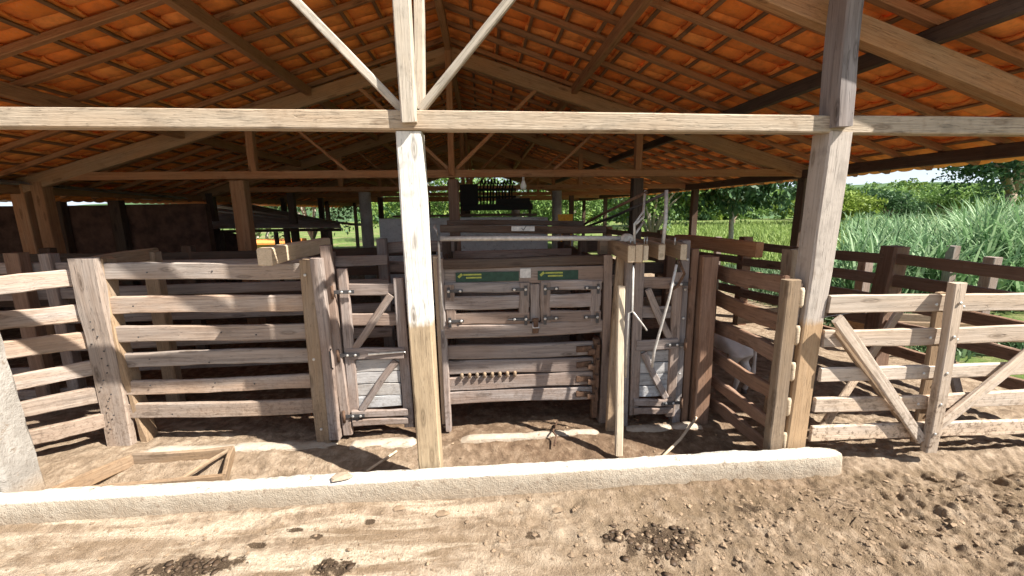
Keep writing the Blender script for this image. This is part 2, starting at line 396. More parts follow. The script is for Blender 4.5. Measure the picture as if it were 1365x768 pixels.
def ground_mat():
    m, nt, b = newmat('ground'); L = nt.links
    ge = N(nt, 'ShaderNodeNewGeometry'); P = ge.outputs['Position']; s = N(nt, 'ShaderNodeSeparateXYZ'); L.new(P, s.inputs[0])
    n1 = noise(nt, P, 1.6, 7, .62, .4); n2 = noise(nt, P, 11, 7, .68, .3); n3 = noise(nt, P, 70, 5, .65); n4 = noise(nt, P, 4.5, 5, .6)
    c = ramp(nt, n2, [(.28, (.14, .098, .065)), (.48, (.27, .198, .135)), (.66, (.42, .325, .235))])
    # pale dry, trodden crust to the front left
    mp = N(nt, 'ShaderNodeMapping'); mp.inputs['Scale'].default_value = (.8, 4.6, 1); L.new(P, mp.inputs[0])
    st = noise(nt, mp.outputs[0], 1.5, 7, .66, .6)
    leftw = mth(nt, 'MULTIPLY', mth(nt, 'SUBTRACT', 1.1, s.outputs[0]), .6, True)
    fr = mth(nt, 'MULTIPLY', mth(nt, 'SUBTRACT', 2.45, s.outputs[1]), 12, True)
    dry = mth(nt, 'MULTIPLY', mth(nt, 'MULTIPLY', leftw, fr), ramp(nt, st, [(.47, (0, 0, 0)), (.60, (1, 1, 1))]))
    damp = mth(nt, 'MULTIPLY', mth(nt, 'MULTIPLY', leftw, fr), ramp(nt, noise(nt, mp.outputs[0], .9, 6, .6, .5), [(.40, (1, 1, 1)), (.54, (0, 0, 0))]))
    c = mixc(nt, mth(nt, 'MULTIPLY', damp, .6), c, (.20, .135, .08))
    c = mixc(nt, mth(nt, 'MULTIPLY', dry, .85), c, ramp(nt, n3, [(.3, (.38, .29, .20)), (.6, (.60, .50, .38))]))
    # dung-dark soil in the pens
    pen = mth(nt, 'MULTIPLY', mth(nt, 'SUBTRACT', mth(nt, 'ADD', s.outputs[1], mth(nt, 'MULTIPLY', s.outputs[0], .35, False)), 2.55), 2.2, True)
    pen = mth(nt, 'MULTIPLY', pen, mth(nt, 'MULTIPLY', mth(nt, 'SUBTRACT', 2.6, s.outputs[0]), 1.2, True))
    dk = ramp(nt, n2, [(.30, (.075, .045, .028)), (.5, (.16, .10, .062)), (.68, (.27, .19, .125))])
    c = mixc(nt, mth(nt, 'MULTIPLY', pen, .85), c, dk)
    # olive brown trampled dung at the front right
    ol = ramp(nt, n4, [(.42, (0, 0, 0)), (.58, (1, 1, 1))])
    rt = mth(nt, 'MULTIPLY', mth(nt, 'MULTIPLY', mth(nt, 'ADD', s.outputs[0], .3), .8, True), fr)
    c = mixc(nt, mth(nt, 'MULTIPLY', mth(nt, 'MULTIPLY', rt, mth(nt, 'ADD', mth(nt, 'MULTIPLY', ol, .7), .3)), .8), c, (.165, .115, .07))
    for (sx_, sy_, rx_, ry_) in ((-1.55, 1.95, .24, .075), (-.80, 1.875, .12, .055), (.96, 1.91, .22, .13), (.70, 1.97, .07, .05), (-1.12, 2.16, .05, .02), (-.98, 2.10, .04, .02), (-.70, 2.19, .035, .02), (-1.28, 2.07, .05, .018), (.25, 2.02, .05, .03), (1.6, 2.1, .10, .04)):
        ax = mth(nt, 'DIVIDE', mth(nt, 'SUBTRACT', s.outputs[0], sx_), rx_); ay = mth(nt, 'DIVIDE', mth(nt, 'SUBTRACT', s.outputs[1], sy_), ry_)
        rd = mth(nt, 'ADD', mth(nt, 'MULTIPLY', ax, ax), mth(nt, 'MULTIPLY', ay, ay))
        rd = mth(nt, 'ADD', rd, mth(nt, 'MULTIPLY', mth(nt, 'SUBTRACT', n2, .5), 5.0))
        c = mixc(nt, mth(nt, 'MULTIPLY', mth(nt, 'SUBTRACT', 1.0, rd), 3.0, True), c, mixc(nt, n3, (.05, .034, .022), (.11, .075, .048)))
    # straw flecks
    vo = noise(nt, P, 190, 2, .5); c = mixc(nt, mth(nt, 'MULTIPLY', ramp(nt, vo, [(.66, (0, 0, 0)), (.72, (1, 1, 1))]), .6), c, (.52, .42, .26))
    # grass land outside the yard
    n5 = noise(nt, P, .5, 5, .6)
    gx = mth(nt, 'MULTIPLY', mth(nt, 'SUBTRACT', mth(nt, 'ADD', s.outputs[0], mth(nt, 'MULTIPLY', n2, .8)), 5.6), 2, True)
    gy = mth(nt, 'MULTIPLY', mth(nt, 'SUBTRACT', s.outputs[1], 15), 1, True)
    g = mth(nt, 'MAXIMUM', gx, gy)
    gc = ramp(nt, n2, [(.3, (.06, .10, .025)), (.55, (.13, .19, .05)), (.7, (.27, .24, .12))])
    gc = mixc(nt, ramp(nt, n5, [(.5, (0, 0, 0)), (.6, (1, 1, 1))]), gc, mixc(nt, .5, gc, (.30, .22, .13)))
    c = mixc(nt, g, c, gc)
    L.new(c, b.inputs['Base Color']); b.inputs['Roughness'].default_value = .95; b.inputs['Specular IOR Level'].default_value = .1
    h = mth(nt, 'ADD', mth(nt, 'MULTIPLY', n2, 1.0), mth(nt, 'MULTIPLY', n3, .6))
    bump(nt, b, mth(nt, 'ADD', h, mth(nt, 'MULTIPLY', vo, .5)), 1.0, .022); return m
me.materials.append(ground_mat()); tag(place('ground', me), kind='structure')

def lumps(name, n, fx, fy, smin, smax, mat, kind='stuff', flat=.6, label=None, cat=None, sm=False):
    base = [(-1, 0, 0), (1, 0, 0), (0, -1, 0), (0, 1, 0), (0, 0, 1), (0, 0, -.6), (.6, .6, .5), (-.6, .6, .5), (.6, -.6, .5), (-.6, -.6, .5)]
    fc = [(4, 8, 6), (4, 6, 7), (4, 7, 9), (4, 9, 8), (1, 6, 8), (3, 7, 6), (0, 9, 7), (2, 8, 9), (1, 3, 6), (3, 0, 7), (0, 2, 9), (2, 1, 8), (5, 3, 1), (5, 0, 3), (5, 2, 0), (5, 1, 2)]
    V = []; Fc = []
    for _ in range(n):
        x = fx(); y = fy(); s = smin*(smax/smin)**(random.random()**2.2); a = random.uniform(0, 6.28)
        z = float(hgt(x, y)); ca, sa = math.cos(a), math.sin(a); el = random.uniform(.7, 1.5)
        o = len(V)
        for p in base:
            k = random.uniform(.65, 1.25); px, py, pz = p[0]*s*k*el, p[1]*s*k, p[2]*s*k*flat
            V.append((x+px*ca-py*sa, y+px*sa+py*ca, z+pz+s*.15))
        Fc += [tuple(i+o for i in f) for f in fc]
    o = place(name, mesh(name, V, Fc, mat, sm)); tag(o, label, cat, kind=kind); return o
M['clod'] = simple('clod', (.22, .155, .10), .95, 0, .4, 20, .6)
M['dung'] = simple('dung', (.07, .045, .028), .55, 0, .4, 40, .8)
U = random.uniform; G = random.gauss
lumps('soil_clods', 900, lambda: U(-2.6, 4.2), lambda: U(1.65, 2.33), .003, .017, M['clod'], label='dry soil crumbs scattered over the yard in front of the white kerb', cat='soil')
lumps('soil_clods', 1600, lambda: G(2.0, .9), lambda: U(1.65, 2.25), .003, .017, M['clod'], label='trampled soil clods on the yard at the front right', cat='soil')
lumps('soil_clods', 700, lambda: U(-2.6, 1.9), lambda: U(2.55, 3.8), .003, .014, M['clod'], label='loose dung crumbs between the white kerb and the pens', cat='soil')
def dung_patch(cx, cy, rx, ry, n, label):
    lumps('wet_dung', n, lambda: cx+G(0, rx), lambda: cy+G(0, ry), .006, .026, M['dung'], flat=.22, sm=True, label=label, cat='dung')
dung_patch(-1.55, 1.955, .10, .028, 55, 'wet black dung splashed on the pale ground at the lower left')
dung_patch(-.80, 1.88, .05, .022, 22, 'small wet dung pat near the bottom edge left of centre')
dung_patch(.95, 1.90, .13, .08, 110, 'dark churned dung patch in front of the chute')
dung_patch(.70, 1.97, .03, .02, 40, 'small black dung spots beside the churned patch')

V = []; Fc = []
for j in range(2):
    for k in range(9):
        x = 2.02+.115*j+.012*k; y = 2.26-.040*k-.02*j; a = -.25 if j else .45
        for (u, w, zz) in ((-.05, -.010, -.01), (.05, -.010, -.01), (.05, .010, -.01), (-.05, .010, -.01), (-.045, -.006, .004), (.045, -.006, .004), (.045, .006, .004), (-.045, .006, .004)):
            px = x+u*math.cos(a)-w*math.sin(a); py = y+u*math.sin(a)+w*math.cos(a); V.append((px, py, float(hgt(px, py))+zz+.004))
        o8 = len(V)-8; Fc += [tuple(i2+o8 for i2 in f) for f in ((0, 1, 5, 4), (1, 2, 6, 5), (2, 3, 7, 6), (3, 0, 4, 7), (4, 5, 6, 7))]
tag(place('tread_print', mesh('tread_print', V, Fc, bpy.data.materials['ground'])), 'ribbed tyre print pressed in the mud off the right end of the kerb', 'tyre print', kind='stuff')

# ------------------------------------------------------------------ kerbs
def kerb(name, x0, x1, yf, yb, h, mat, label, slope=0, amp=1.0, n=160, endround=True, tilt=0.0):
    V = []; Fc = []
    prof = [(yf-.004, -.12), (yf, 0), (yf+.004, h*.5), (yf+.008, h-.014), (yf+.016, h-.003), ((yf+yb)/2, h+.002), (yb-.01, h-.002), (yb-.002, h-.012), (yb, 0), (yb, -.12)]
    for i in range(n+1):
        t = i/n; x = x0+(x1-x0)*t; d = 1.0
        e = 0
        if endround and t > .975: e = ((t-.975)/.025)**2*.035
        for k, (y, z) in enumerate(prof):
            w = .010*float(fbm(np.array(x*3.1), np.array(k*.7), 3))*2
            w2 = .006*float(fbm(np.array(x*14.1+9), np.array(k*.9), 2))*2
            yy = y+(w+w2)*(.6 if 0 < k < 9 else 0)+slope*(x-x0)
            zz = z+(w*.5+w2 if 2 < k < 8 else 0)
            if not endround: zz -= .05*max(0, 1-min(t, 1-t)/.10)**1.5+.012*max(0, float(vn(np.array(x*9.), np.array(3.)))-.45)*2
            if e: yy += e*(1 if k < 5 else -1)*.6; zz -= e*.5 if 2 < k < 8 else 0
            V.append((x, yy, zz+tilt*(x-x0)))
    m = len(prof)
    for i in range(n):
        for k in range(m-1):
            a = i*m+k; Fc.append((a, a+m, a+m+1, a+1))
    Fc.append(tuple(range(m))); Fc.append(tuple(range(n*m+m-1, n*m-1, -1)))
    o = place(name, mesh(name, V, Fc, M[mat], True)); return tag(o, label, 'kerb')
kerb('concrete_kerb', -5.2, 2.42, 2.345, 2.47, .15, 'curb', 'long whitewashed concrete kerb across the front of the shed', n=420)
kerb('concrete_kerb', -2.72, -1.15, 3.035, 3.15, .012, 'curb_low', 'thin white sill strip under the left rail fence', n=80, endround=False)
kerb('concrete_kerb', -1.10, -.55, 2.99, 3.11, .014, 'curb_low', 'short white sill below the small left door', n=40, endround=False)
kerb('concrete_kerb', -.25, .98, 3.02, 3.10, .012, 'curb_low', 'pale sill strip in front of the chute', n=60, endround=False)
kerb('concrete_kerb', 1.10, 1.85, 3.02, 3.12, .010, 'curb_low', 'half buried sill below the small right door', n=40, endround=False)

# ------------------------------------------------------------------ shed
RX = -.39; Z0 = 4.05; SL = .324; YG = 2.2; YB = 21.6; XR = 5.32; XL = -6.55
def zc(x): return Z0-SL*abs(x-RX)          # underside of the common rafters
shed = thing('cattle_shed', (RX, 6, 0), 'open cattle shed with timber trusses and an orange clay tile roof', 'shed')
YT = [2.54, 6.1, 9.7, 13.3, 16.9, 20.5]
# posts
post('post', -.372, 2.575, 2.25, .145, .15, 'post_white', shed, lean=(-.035, 0), n=8, bev=.008, wob=.004, label='centre front post, whitewashed above and raw wood below')
post('post', 2.19, 2.575, 2.25, .15, .15, 'post_grey', shed, lean=(.02, 0), n=8, bev=.008, wob=.004, label='right front post, greyish above and raw wood below')
for x, w, mt in ((-6.12, .17, 'roofwood'), (-5.86, .15, 'roofwood'), (-3.33, .19, 'roofwood'), (-.38, .15, 'red'), (2.31, .15, 'darkwood'), (4.93, .13, 'darkwood')):
    post('post', x, 6.12, 2.24, w, .15, mt, shed)
def column(x, y, z1, r, mat='conc'):
    V, Fc = tube_geo([(x, y, -.1), (x, y, z1*.5), (x, y, z1)], r, 16); place('post', mesh('post', V, Fc, M[mat], True), shed)
column(1.77, 9.7, 2.23, .115); column(-2.6, 9.7, 2.23, .13); column(1.1, 13.3, 2.23, .13)
for x, y in ((5.1, 9.7), (-.4, 9.7), (-5.9, 9.7), (5.1, 13.3), (-.4, 13.3), (2.9, 13.3), (-3.1, 13.3), (-4.9, 13.3), (-6.0, 13.3), (-4.2, 9.7), (5.1, 16.9), (-6.0, 16.9), (1.5, 16.9), (5.1, 20.5), (-6.0, 20.5), (-2.5, 20.5), (2.4, 20.5)):
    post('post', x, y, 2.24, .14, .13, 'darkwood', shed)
# trusses
for ti, y in enumerate(YT):
    fr = ti == 0
    tm = 'white_beam' if fr else 'roofwood'
    beam('tie_beam', (-6.3 if not fr else -6.0, y, 2.312+(.012 if fr else 0)), (5.05, y, 2.312-(.03 if fr else 0)), .085, .105, tm, shed, n=16, wob=.003)
    kw = .088 if fr else .085
    post('king_post', -.388 if fr else RX, y-.045 if fr else y-.05, 3.92, kw, .09, 'strut' if fr else 'roofwood', shed, z0=2.29, lean=(-.005, 0))
    if fr:
        post('king_post', -.335, y+.04, 3.9, .06, .06, 'strut', shed, z0=2.37, lean=(.05, 0))
        beam('strut', (-.44, y, 2.37), (-1.62, y, 3.62), .045, .05, 'strut', shed, up=(0, 1, 0))
        beam('strut', (-.335, y, 2.37), (.78, y, 3.62), .045, .055, 'strut', shed, up=(0, 1, 0))
        post('strut', 2.185, y-.015, 3.1, .105, .15, 'chute', shed, z0=2.27, lean=(-.02, 0))  # greyer wood paints in the shade on this upright
    else:
        for s in (-1, 1):
            beam('strut', (RX+.05*s, y, 2.37), (RX+1.2*s, y, 3.45), .05, .06, 'roofwood', shed, up=(0, 1, 0))
            beam('strut', (RX+1.45*s, y, 2.37), (RX+1.85*s+.5*s, y, 3.15), .04, .05, 'roofwood', shed, up=(0, 1, 0))
            post('strut', RX+2.7*s, y, 3.05, .10, .09, 'roofwood', shed, z0=2.36)
    yr = y+.2 if fr else y
    zr, sr = (3.845, .325) if fr else (3.88, .298)
    for s in (-1, 1):
        ex = 5.35 if s > 0 else 5.75
        beam('principal_rafter', (RX, yr, zr), (RX+s*ex, yr, zr-sr*ex), .09, .185 if not fr else .15, 'rafter', shed, n=10, wob=.004)
# purlins
for x in (-2.25, -3.93, 1.33, 3.0, RX, 4.86, -6.1):
    dk = 'darkwood' if x in (3.0, 4.86) else 'purlin'
    h = .13 if x == 4.86 else .115
    zz = zc(x)-h/2-.004-(.03 if x == RX else 0)
    segs = [(YG+.02, 6.1), (6.1, 9.7), (9.7, 13.3), (13.3, 16.9), (16.9, YB)] if x != RX else [(YG+.02, 2.44), (2.76, 6.03), (6.17, 9.63), (9.77, 13.23), (13.37, 16.83), (16.97, 20.43)]
    for a, b_ in segs: beam('purlin', (x, a+.002, zz), (x, b_-.002, zz), .075, h, dk, shed, n=6)
# common rafters
CW = .055; CH = .055
nr = 0; y = YG+.06
while y < YB:
    for s in (-1, 1):
        ex = (XR-RX) if s > 0 else (RX-XL)
        ex -= .02
        o = 1/math.sqrt(1+SL*SL)
        zt = CH/2*1.05+.002
        yy = y+U(-.03, .03)
        beam('common_rafter', (RX+s*.02, yy, zc(RX)+zt), (RX+s*ex, yy+U(-.03, .03), zc(RX+s*ex)+zt), CW+U(-.008, .012), CH, 'roofwood', shed, n=6, wob=.004, bev=.004)
    y += .48+U(-.03, .03)
# battens and tiles
cs = math.cos(math.atan(SL)); sn = math.sin(math.atan(SL))
ROW = .345; TW = .205; TL = .405; TH = .016; AM = .036
def tile_geo():
    V = []; ns = 8
    for xx in (0, TL):
        for lay in (0, 1):
            for k in range(ns+1):
                t = k/ns; yy = (t-.5)*(TW+.012)
                z = -AM*math.sin(math.pi*t)**.42 + lay*TH
                V.append((xx, yy, z+(.024 if xx > 0 else 0)))
    n1 = ns+1; Fc = []
    for k in range(ns):
        Fc.append((k, k+1, 2*n1+k+1, 2*n1+k)); Fc.append((n1+k+1, n1+k, 3*n1+k, 3*n1+k+1))
        Fc.append((k+1, k, n1+k, n1+k+1)); Fc.append((2*n1+k, 2*n1+k+1, 3*n1+k+1, 3*n1+k))
    Fc.append((0, 2*n1, 3*n1, n1)); Fc.append((ns, n1+ns, 3*n1+ns, 2*n1+ns))
    return V, Fc
tv, tf = tile_geo(); tvn = np.array([list(v) for v in tv])
tile_me = mesh('roof_tile', tv, tf, M['tile'], False, tone=[.5]*len(tf))
smf = [(k < 4*8 and k % 4 < 2) for k in range(len(tf))]
tile_me.polygons.foreach_set('use_smooth', smf)
tiles = []
HB = CH*1.05/cs+.004
for s in (-1, 1):
    ext = ((XR-RX) if s > 0 else (RX-XL))/cs
    k = 0
    while k*ROW < ext+.1:
        d = k*ROW; x = RX+s*d*cs; z = zc(RX+s*d*cs)+HB
        if d < ext:
            for a in np.arange(YG, YB, 3.05):
                b_ = min(a+3.04, YB)
                beam('batten', (x, a, z+.009), (x, b_, z+.009+U(-.003, .003)), .036, .018, 'batten', shed, up=(s*sn, 0, cs), n=2, bev=.002, wob=.002)
        j = 0; yy = YG+TW/2
        while yy < YB:
            # tile starts just above this batten and runs down slope
            dd_ = d-.03+U(-.006, .006); tx = RX+s*dd_*cs; tz = Z0-SL*(abs(tx-RX))+HB+.019+AM+.001
            ux = Vector((s*cs, 0, -sn)); uz = Vector((s*sn, 0, cs)); uy = uz.cross(ux)
            m = Matrix.Identity(4)
            rot = U(-.012, .012)
            ux2 = ux+uy*rot; uy2 = uy-ux*rot
            for i2 in range(3): m[i2][0] = ux2[i2]; m[i2][1] = uy2[i2]; m[i2][2] = uz[i2]
            m[0][3] = tx; m[1][3] = yy+U(-.003, .003); m[2][3] = tz+U(-.002, .003)
            tiles.append(m); yy += TW; j += 1
        k += 1
def inview(p):
    q = Vector(p)-Vector((0, 0, CAM_H)); zz = q.dot(F)
    if zz < .1: return None
    return 682.5+548.43*q.dot(rr)/zz, 384+548.43*q.dot(dd)/zz
def vis(m):
    p = inview((m[0][3], m[1][3], m[2][3])); return p is not None and -20 < p[0] < 1385 and -20 < p[1] < 330
tiles.sort(key=lambda m: ((m[0][3])**2+(m[1][3])**2+(m[2][3]-1.8)**2) if vis(m) else 1e9)
for m in tiles[:300]: place('roof_tile', tile_me, shed, m)
rest = tiles[300:]
A = []; Fq = []; tones = []
for k, m in enumerate(rest):
    mm = np.array(m); A.append(tvn@mm[:3, :3].T+mm[:3, 3]); o = k*len(tv)
    Fq += [tuple(i2+o for i2 in f) for f in tf]; t = random.random()+.3; tones += [t]*len(tf)
rme = mesh('roof_tiles', np.concatenate(A).tolist(), Fq, M['tile'], False, tones); rme.polygons.foreach_set('use_smooth', smf*len(rest))
ro = place('roof_tile', rme, shed, Matrix.Identity(4)); ro['kind'] = 'stuff'
# ridge caps
g = []
yy = YG
while yy < YB:
    V = []; Fc = []
    for i2, a in enumerate((yy, yy+.36)):
        for k in range(9):
            an = math.pi*k/8; r = .13 if i2 == 0 else .115
            V.append((RX+r*math.cos(an), a, Z0+.14+r*.7*math.sin(an)))
    for k in range(8): Fc.append((k, k+1, k+10, k+9))
    g.append((V, Fc)); yy += .33
V, Fc = join_geo(g); o = place('ridge_cap', mesh('ridge_cap', V, Fc, M['tile'], True, [.5]*len(Fc)), shed); o['kind'] = 'stuff'
# bulb hanging under the second truss
bl = thing('light_bulb', (.61, 6.0, 2.26), 'white light bulb hanging under the second tie beam', 'light bulb')
V = []; Fc = []
prof = [(.004, .0), (.018, 0), (.018, -.05), (.03, -.08), (.045, -.12), (.042, -.15), (.02, -.175), (.001, -.18)]
for r_, z in prof:
    for k in range(12): V.append((.61+r_*math.cos(k*math.pi/6), 6.0+r_*math.sin(k*math.pi/6), 2.26+z))
for i2 in range(len(prof)-1):
    for k in range(12): a = i2*12+k; b_ = i2*12+(k+1) % 12; Fc.append((a, b_, b_+12, a+12))
place('glass', mesh('glass', V[24:], [tuple(v-24 for v in f) for f in Fc if min(f) >= 24], M['bulb'], True), bl)
place('socket', mesh('socket', V[:36], [f for f in Fc if max(f) < 36], M['sign_white'], True), bl)

# ------------------------------------------------------------------ fences
def rails_between(par, p0, p1, zs, h, mat, t=.038, jit=.012, name='rail', z2=None, up=(0, 0, 1)):
    for k, z in enumerate(zs):
        zb = z2[k] if z2 else z
        beam(name, (p0[0], p0[1], z+U(-jit, jit)), (p1[0], p1[1], zb+U(-jit, jit)), t, h+U(-.008, .012), mat, par, n=12, wob=.0048, bev=.006)
ZS = [1.37, 1.12, .895, .685, .463, .26]
f1 = thing('rail_fence', (-2.9, 3.25, 0), 'sunlit six rail plank fence between the wide weathered post and the small left door', 'fence')
rails_between(f1, (-2.88, 3.26), (-1.27, 3.21), ZS, .12, 'rail')
post('post', -2.905, 3.225, 1.49, .19, .06, 'rail', f1, n=8, wob=.006, lean=(-.005, 0), label='wide weathered plank post with nail holes')
post('post', -2.80, 3.30, 1.48, .05, .12, 'tan', f1, n=12, wob=.014)
for k in range(22): nail(-2.91+U(-.06, .06), 3.192, .15+k*.058, f1)
for z in ZS:
    for x in (-2.55, -1.75, -2.1): nail(x+U(-.1, .1), 3.21, z+U(-.03, .03), f1)
post('post', -1.30, 3.14, 1.46, .105, .10, 'tan', f1, n=6, wob=.003, lean=(.02, 0), label='tan square gate post')
for z in (.12, .7, 1.35): bolt(-1.30, 3.088, z, f1)
f2 = thing('rail_fence', (-3.3, 3.1, 0), 'rail fence from the wide weathered post to the concrete post at the left edge', 'fence')
rails_between(f2, (-2.99, 3.24), (-3.75, 2.80), [1.33, 1.10, .86, .64, .41, .2], .12, 'rail')
# beam going back from the post
beam('rail', (-2.99, 3.27, 1.43), (-2.97, 3.98, 1.46), .05, .10, 'tan', f1)
f3 = thing('rail_fence', (-2.9, 4.0, 0), 'shaded rail fence standing behind the left front fence', 'fence')
rails_between(f3, (-6.0, 3.95), (-.95, 4.2), [1.34, 1.09, .84, .58, .33, .12], .10, 'chute')
post('post', -2.97, 3.92, 1.47, .12, .09, 'tan', f3, lean=(0, 0))
post('post', -4.15, 3.98, 1.48, .13, .10, 'red', f3)
post('post', -3.95, 4.05, 1.46, .10, .10, 'chute', f3)
post('post', -1.5, 4.15, 1.42, .11, .10, 'chute', f3)
f4 = thing('rail_fence', (-3.4, 5.0, 0), 'dark rail fence deep in the shade of the left pens', 'fence')
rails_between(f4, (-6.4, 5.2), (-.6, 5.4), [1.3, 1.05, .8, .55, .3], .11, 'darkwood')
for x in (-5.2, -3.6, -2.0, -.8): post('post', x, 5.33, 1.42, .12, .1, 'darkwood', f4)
f5 = thing('rail_fence', (-.8, 4.6, 0), 'short grey rail fence beyond the small left door', 'fence')
rails_between(f5, (-1.1, 4.55), (-.3, 4.55), [1.42, 1.2, .95, .7, .45], .12, 'chute')
post('post', -1.05, 4.45, 1.52, .10, .1, 'chute', f5)

cp = thing('concrete_post', (-3.2, 2.72, 0), 'thick pale concrete post at the left edge of the view', 'post')
V, Fc = beam_geo(1.38, .36, .24, 14, .02, .0035); place('shaft', mesh('shaft', V, Fc, M['conc_post']), cp, frame((-3.265, 2.70, -.1), (-3.30, 2.70, 1.28), (0, 1, 0)))

# ------------------------------------------------------------------ left gate cluster and small door
gl = thing('door_jamb', (-1.17, 3.13, 0), 'grey upright planks with a handle slot beside the tan gate post', 'door frame')
post('plank', -1.205, 3.12, 1.47, .085, .07, 'chute', gl, z0=0.02, lean=(-.015, 0))
post('plank', -1.125, 3.16, 1.56, .075, .06, 'chute', gl, z0=.03, lean=(-.03, 0))
tube('handle', [(-1.165, 3.08, .62), (-1.165, 3.055, .64), (-1.165, 3.055, .76), (-1.165, 3.08, .78)], .007, 'iron', gl)
bm = beam('overhanging_beam', (-1.46, 2.88, 1.505), (-1.42, 3.85, 1.52), .10, .12, 'cream', None); tag(bm, 'thick light beam end jutting out above the tan gate post on the left', 'beam')

def door(name, label, x0, x1, y, mat, pm, group='small planked chute doors', flip=1):
    d = thing(name, ((x0+x1)/2, y, 0), label, 'door', group)
    w = .078
    post('stile', x0+w/2, y, 1.38, w, .035, mat, d, z0=.09); post('stile', x1-w/2, y, 1.30, w, .035, mat, d, z0=.06)
    a, b_ = x0+w+.003, x1-w-.003
    zz = .245; hs = [.10, .105, .10, .105]
    for h in hs:
        beam('board', (a, y+.008, zz+h/2), (b_, y+.008, zz+h/2), .022, h-.006, pm, d, n=2, bev=.003, wob=.0015); zz += h
    for z, h in ((.205, .06), (.13, .055), (.71, .09)): beam('crossbar', (a-.05, y-.022, z), (b_+.05, y-.022, z), .03, h, mat, d, n=3)
    for z, ch_ in ((.975, .10), (1.215, .09)): beam('crossbar', (x0+.0, y+.02, z), (x1, y+.02, z), .03, ch_, mat, d, n=3)
    A_, B_ = (a, b_) if flip > 0 else (b_, a)
    beam('brace', (A_+.02*flip, y-.02, .24), (B_-.02*flip, y-.02, .64), .022, .055, mat, d, n=3)
    beam('brace', (A_+.01*flip, y-.02, .76), (B_-.02*flip, y-.02, 1.17), .022, .055, mat, d, n=3)
    hx = x0 if flip > 0 else x1
    for z in (.2, .71, 1.21):
        beam('hinge', (hx-.03*flip, y-.046, z), (hx+.13*flip, y-.046, z), .006, .028, 'iron', d, n=1, bev=.001, wob=0)
        bolt(hx+.04*flip, y-.05, z, d); bolt(hx+.10*flip, y-.05, z, d)
        tube('hinge_pin', [(hx-.03*flip, y-.05, z-.05), (hx-.03*flip, y-.05, z+.05)], .012, 'rust', d)
    return d
dl = door('planked_door', 'small pale grey planked door left of the whitewashed centre post', -1.10, -.60, 3.17, 'chute', 'panel')
beam('bolt_bar', (-.90, 3.115, .72), (-.62, 3.115, .72), .01, .012, 'bolt', dl, n=1)
jp = thing('door_jamb', (-.56, 3.14, 0), 'slim dark jamb post tucked behind the whitewashed centre post', 'door frame')
post('plank', -.545, 3.14, 1.5, .05, .08, 'red', jp, z0=.02); post('plank', -.36, 3.3, 1.45, .04, .1, 'cream', jp, z0=.02)

# ------------------------------------------------------------------ cattle chute
ch = thing('cattle_chute', (.35, 3.5, 0), 'grey timber cattle squeeze chute with double hatch and long pipe across the top', 'cattle chute')
CY = 3.22; cx0, cx1 = -.312, .966
for z, h in ((.275, .112), (.405, .115), (.537, .115), (.668, .115)):
    beam('rail', (cx0, CY, z), (cx1-.06, CY, z), .045, h, 'chute', ch, n=6)
beam('sill_rail', (cx0, CY-.01, .853), (cx1, CY-.01, .853), .06, .11, 'chute', ch, n=6)
beam('header', (cx0, CY+.01, 1.398), (cx1+.02, CY+.01, 1.398), .07, .075, 'darkwood', ch, n=5)
beam('header', (cx0, CY+.005, 1.293), (cx1, CY+.005, 1.293), .045, .135, 'chute', ch, n=5)
post('stile', cx1+.03, CY, 1.44, .07, .09, 'chute', ch, z0=0); post('stile', cx0-.01, CY, 1.44, .05, .09, 'chute', ch, z0=0)
post('stile', .412, CY-.004, 1.22, .08, .05, 'chute', ch, z0=.915)
def hatch(x0, x1, hingeleft):
    h = beam('hatch', (x0, CY-.02, .950), (x1, CY-.02, .950), .035, .095, 'chute', ch, n=3)
    for z, hh in ((1.205, .08), (1.083, .11)): beam('crossbar', (x0, CY-.02, z), (x1, CY-.02, z), .033, hh, 'chute', h, n=3)
    for x in (x0+.04, x1-.04): post('crossbar', x, CY-.026, 1.235, .08, .033, 'chute', h, z0=.905, n=3)
    for z in (.943, 1.185):
        for x, s in ((x0+.03, 1), (x1-.03, -1)):
            beam('bracket', (x, CY-.046, z), (x+s*.11, CY-.046, z), .005, .024, 'iron', h, n=1, bev=.001, wob=0)
            post('bracket', x, CY-.052, z+.03, .024, .005, 'iron', h, z0=z-.05, n=1, bev=.001, wob=0)
            bolt(x, CY-.056, z, h); bolt(x+s*.09, CY-.05, z, h)
hatch(-.298, .365, True); hatch(.46, .947, False)
beam('latch', (.412, CY-.05, .948), (.412, CY-.05, .825), .05, .02, 'rust', ch, up=(0, 1, 0), n=2)
tube('latch', [(.388, CY-.07, .92), (.388, CY-.09, .88), (.435, CY-.09, .88), (.435, CY-.07, .92)], .006, 'bolt', ch)
beam('bolt_bar', (.19, CY-.055, .94), (.38, CY-.055, .94), .01, .012, 'iron', ch, n=1)
for k in range(8):
    V, Fc = tube_geo([(-.19+.062*k, CY-.035, .458), (-.19+.062*k, CY-.035, .477), (-.19+.062*k, CY-.035, .491), (-.19+.062*k, CY-.035, .500)], [.013, .013, .015, .009], 8)
    place('peg', mesh('peg', V, Fc, M['tan'], True), ch)
for z in (.275, .405, .537, .668):     # rusty slide brackets at the rail ends
    for dx, w in ((0, .05), (.045, .035)):
        beam('slide_bracket', ((.852+dx), CY-.045, z-.02), ((.852+dx+w), CY-.05, z-.02), .04, .05, 'rust', ch, n=1)
    beam('slide_bracket', (.757, CY-.034, z), (.88, CY-.034, z), .008, .05, 'rust', ch, n=1)
    post('slide_bracket', .923, CY-.06, z+.05, .03, .04, 'rust', ch, z0=z-.05, n=1)
post('stile', .919, CY-.02, .75, .05, .06, 'rust', ch, z0=.06)
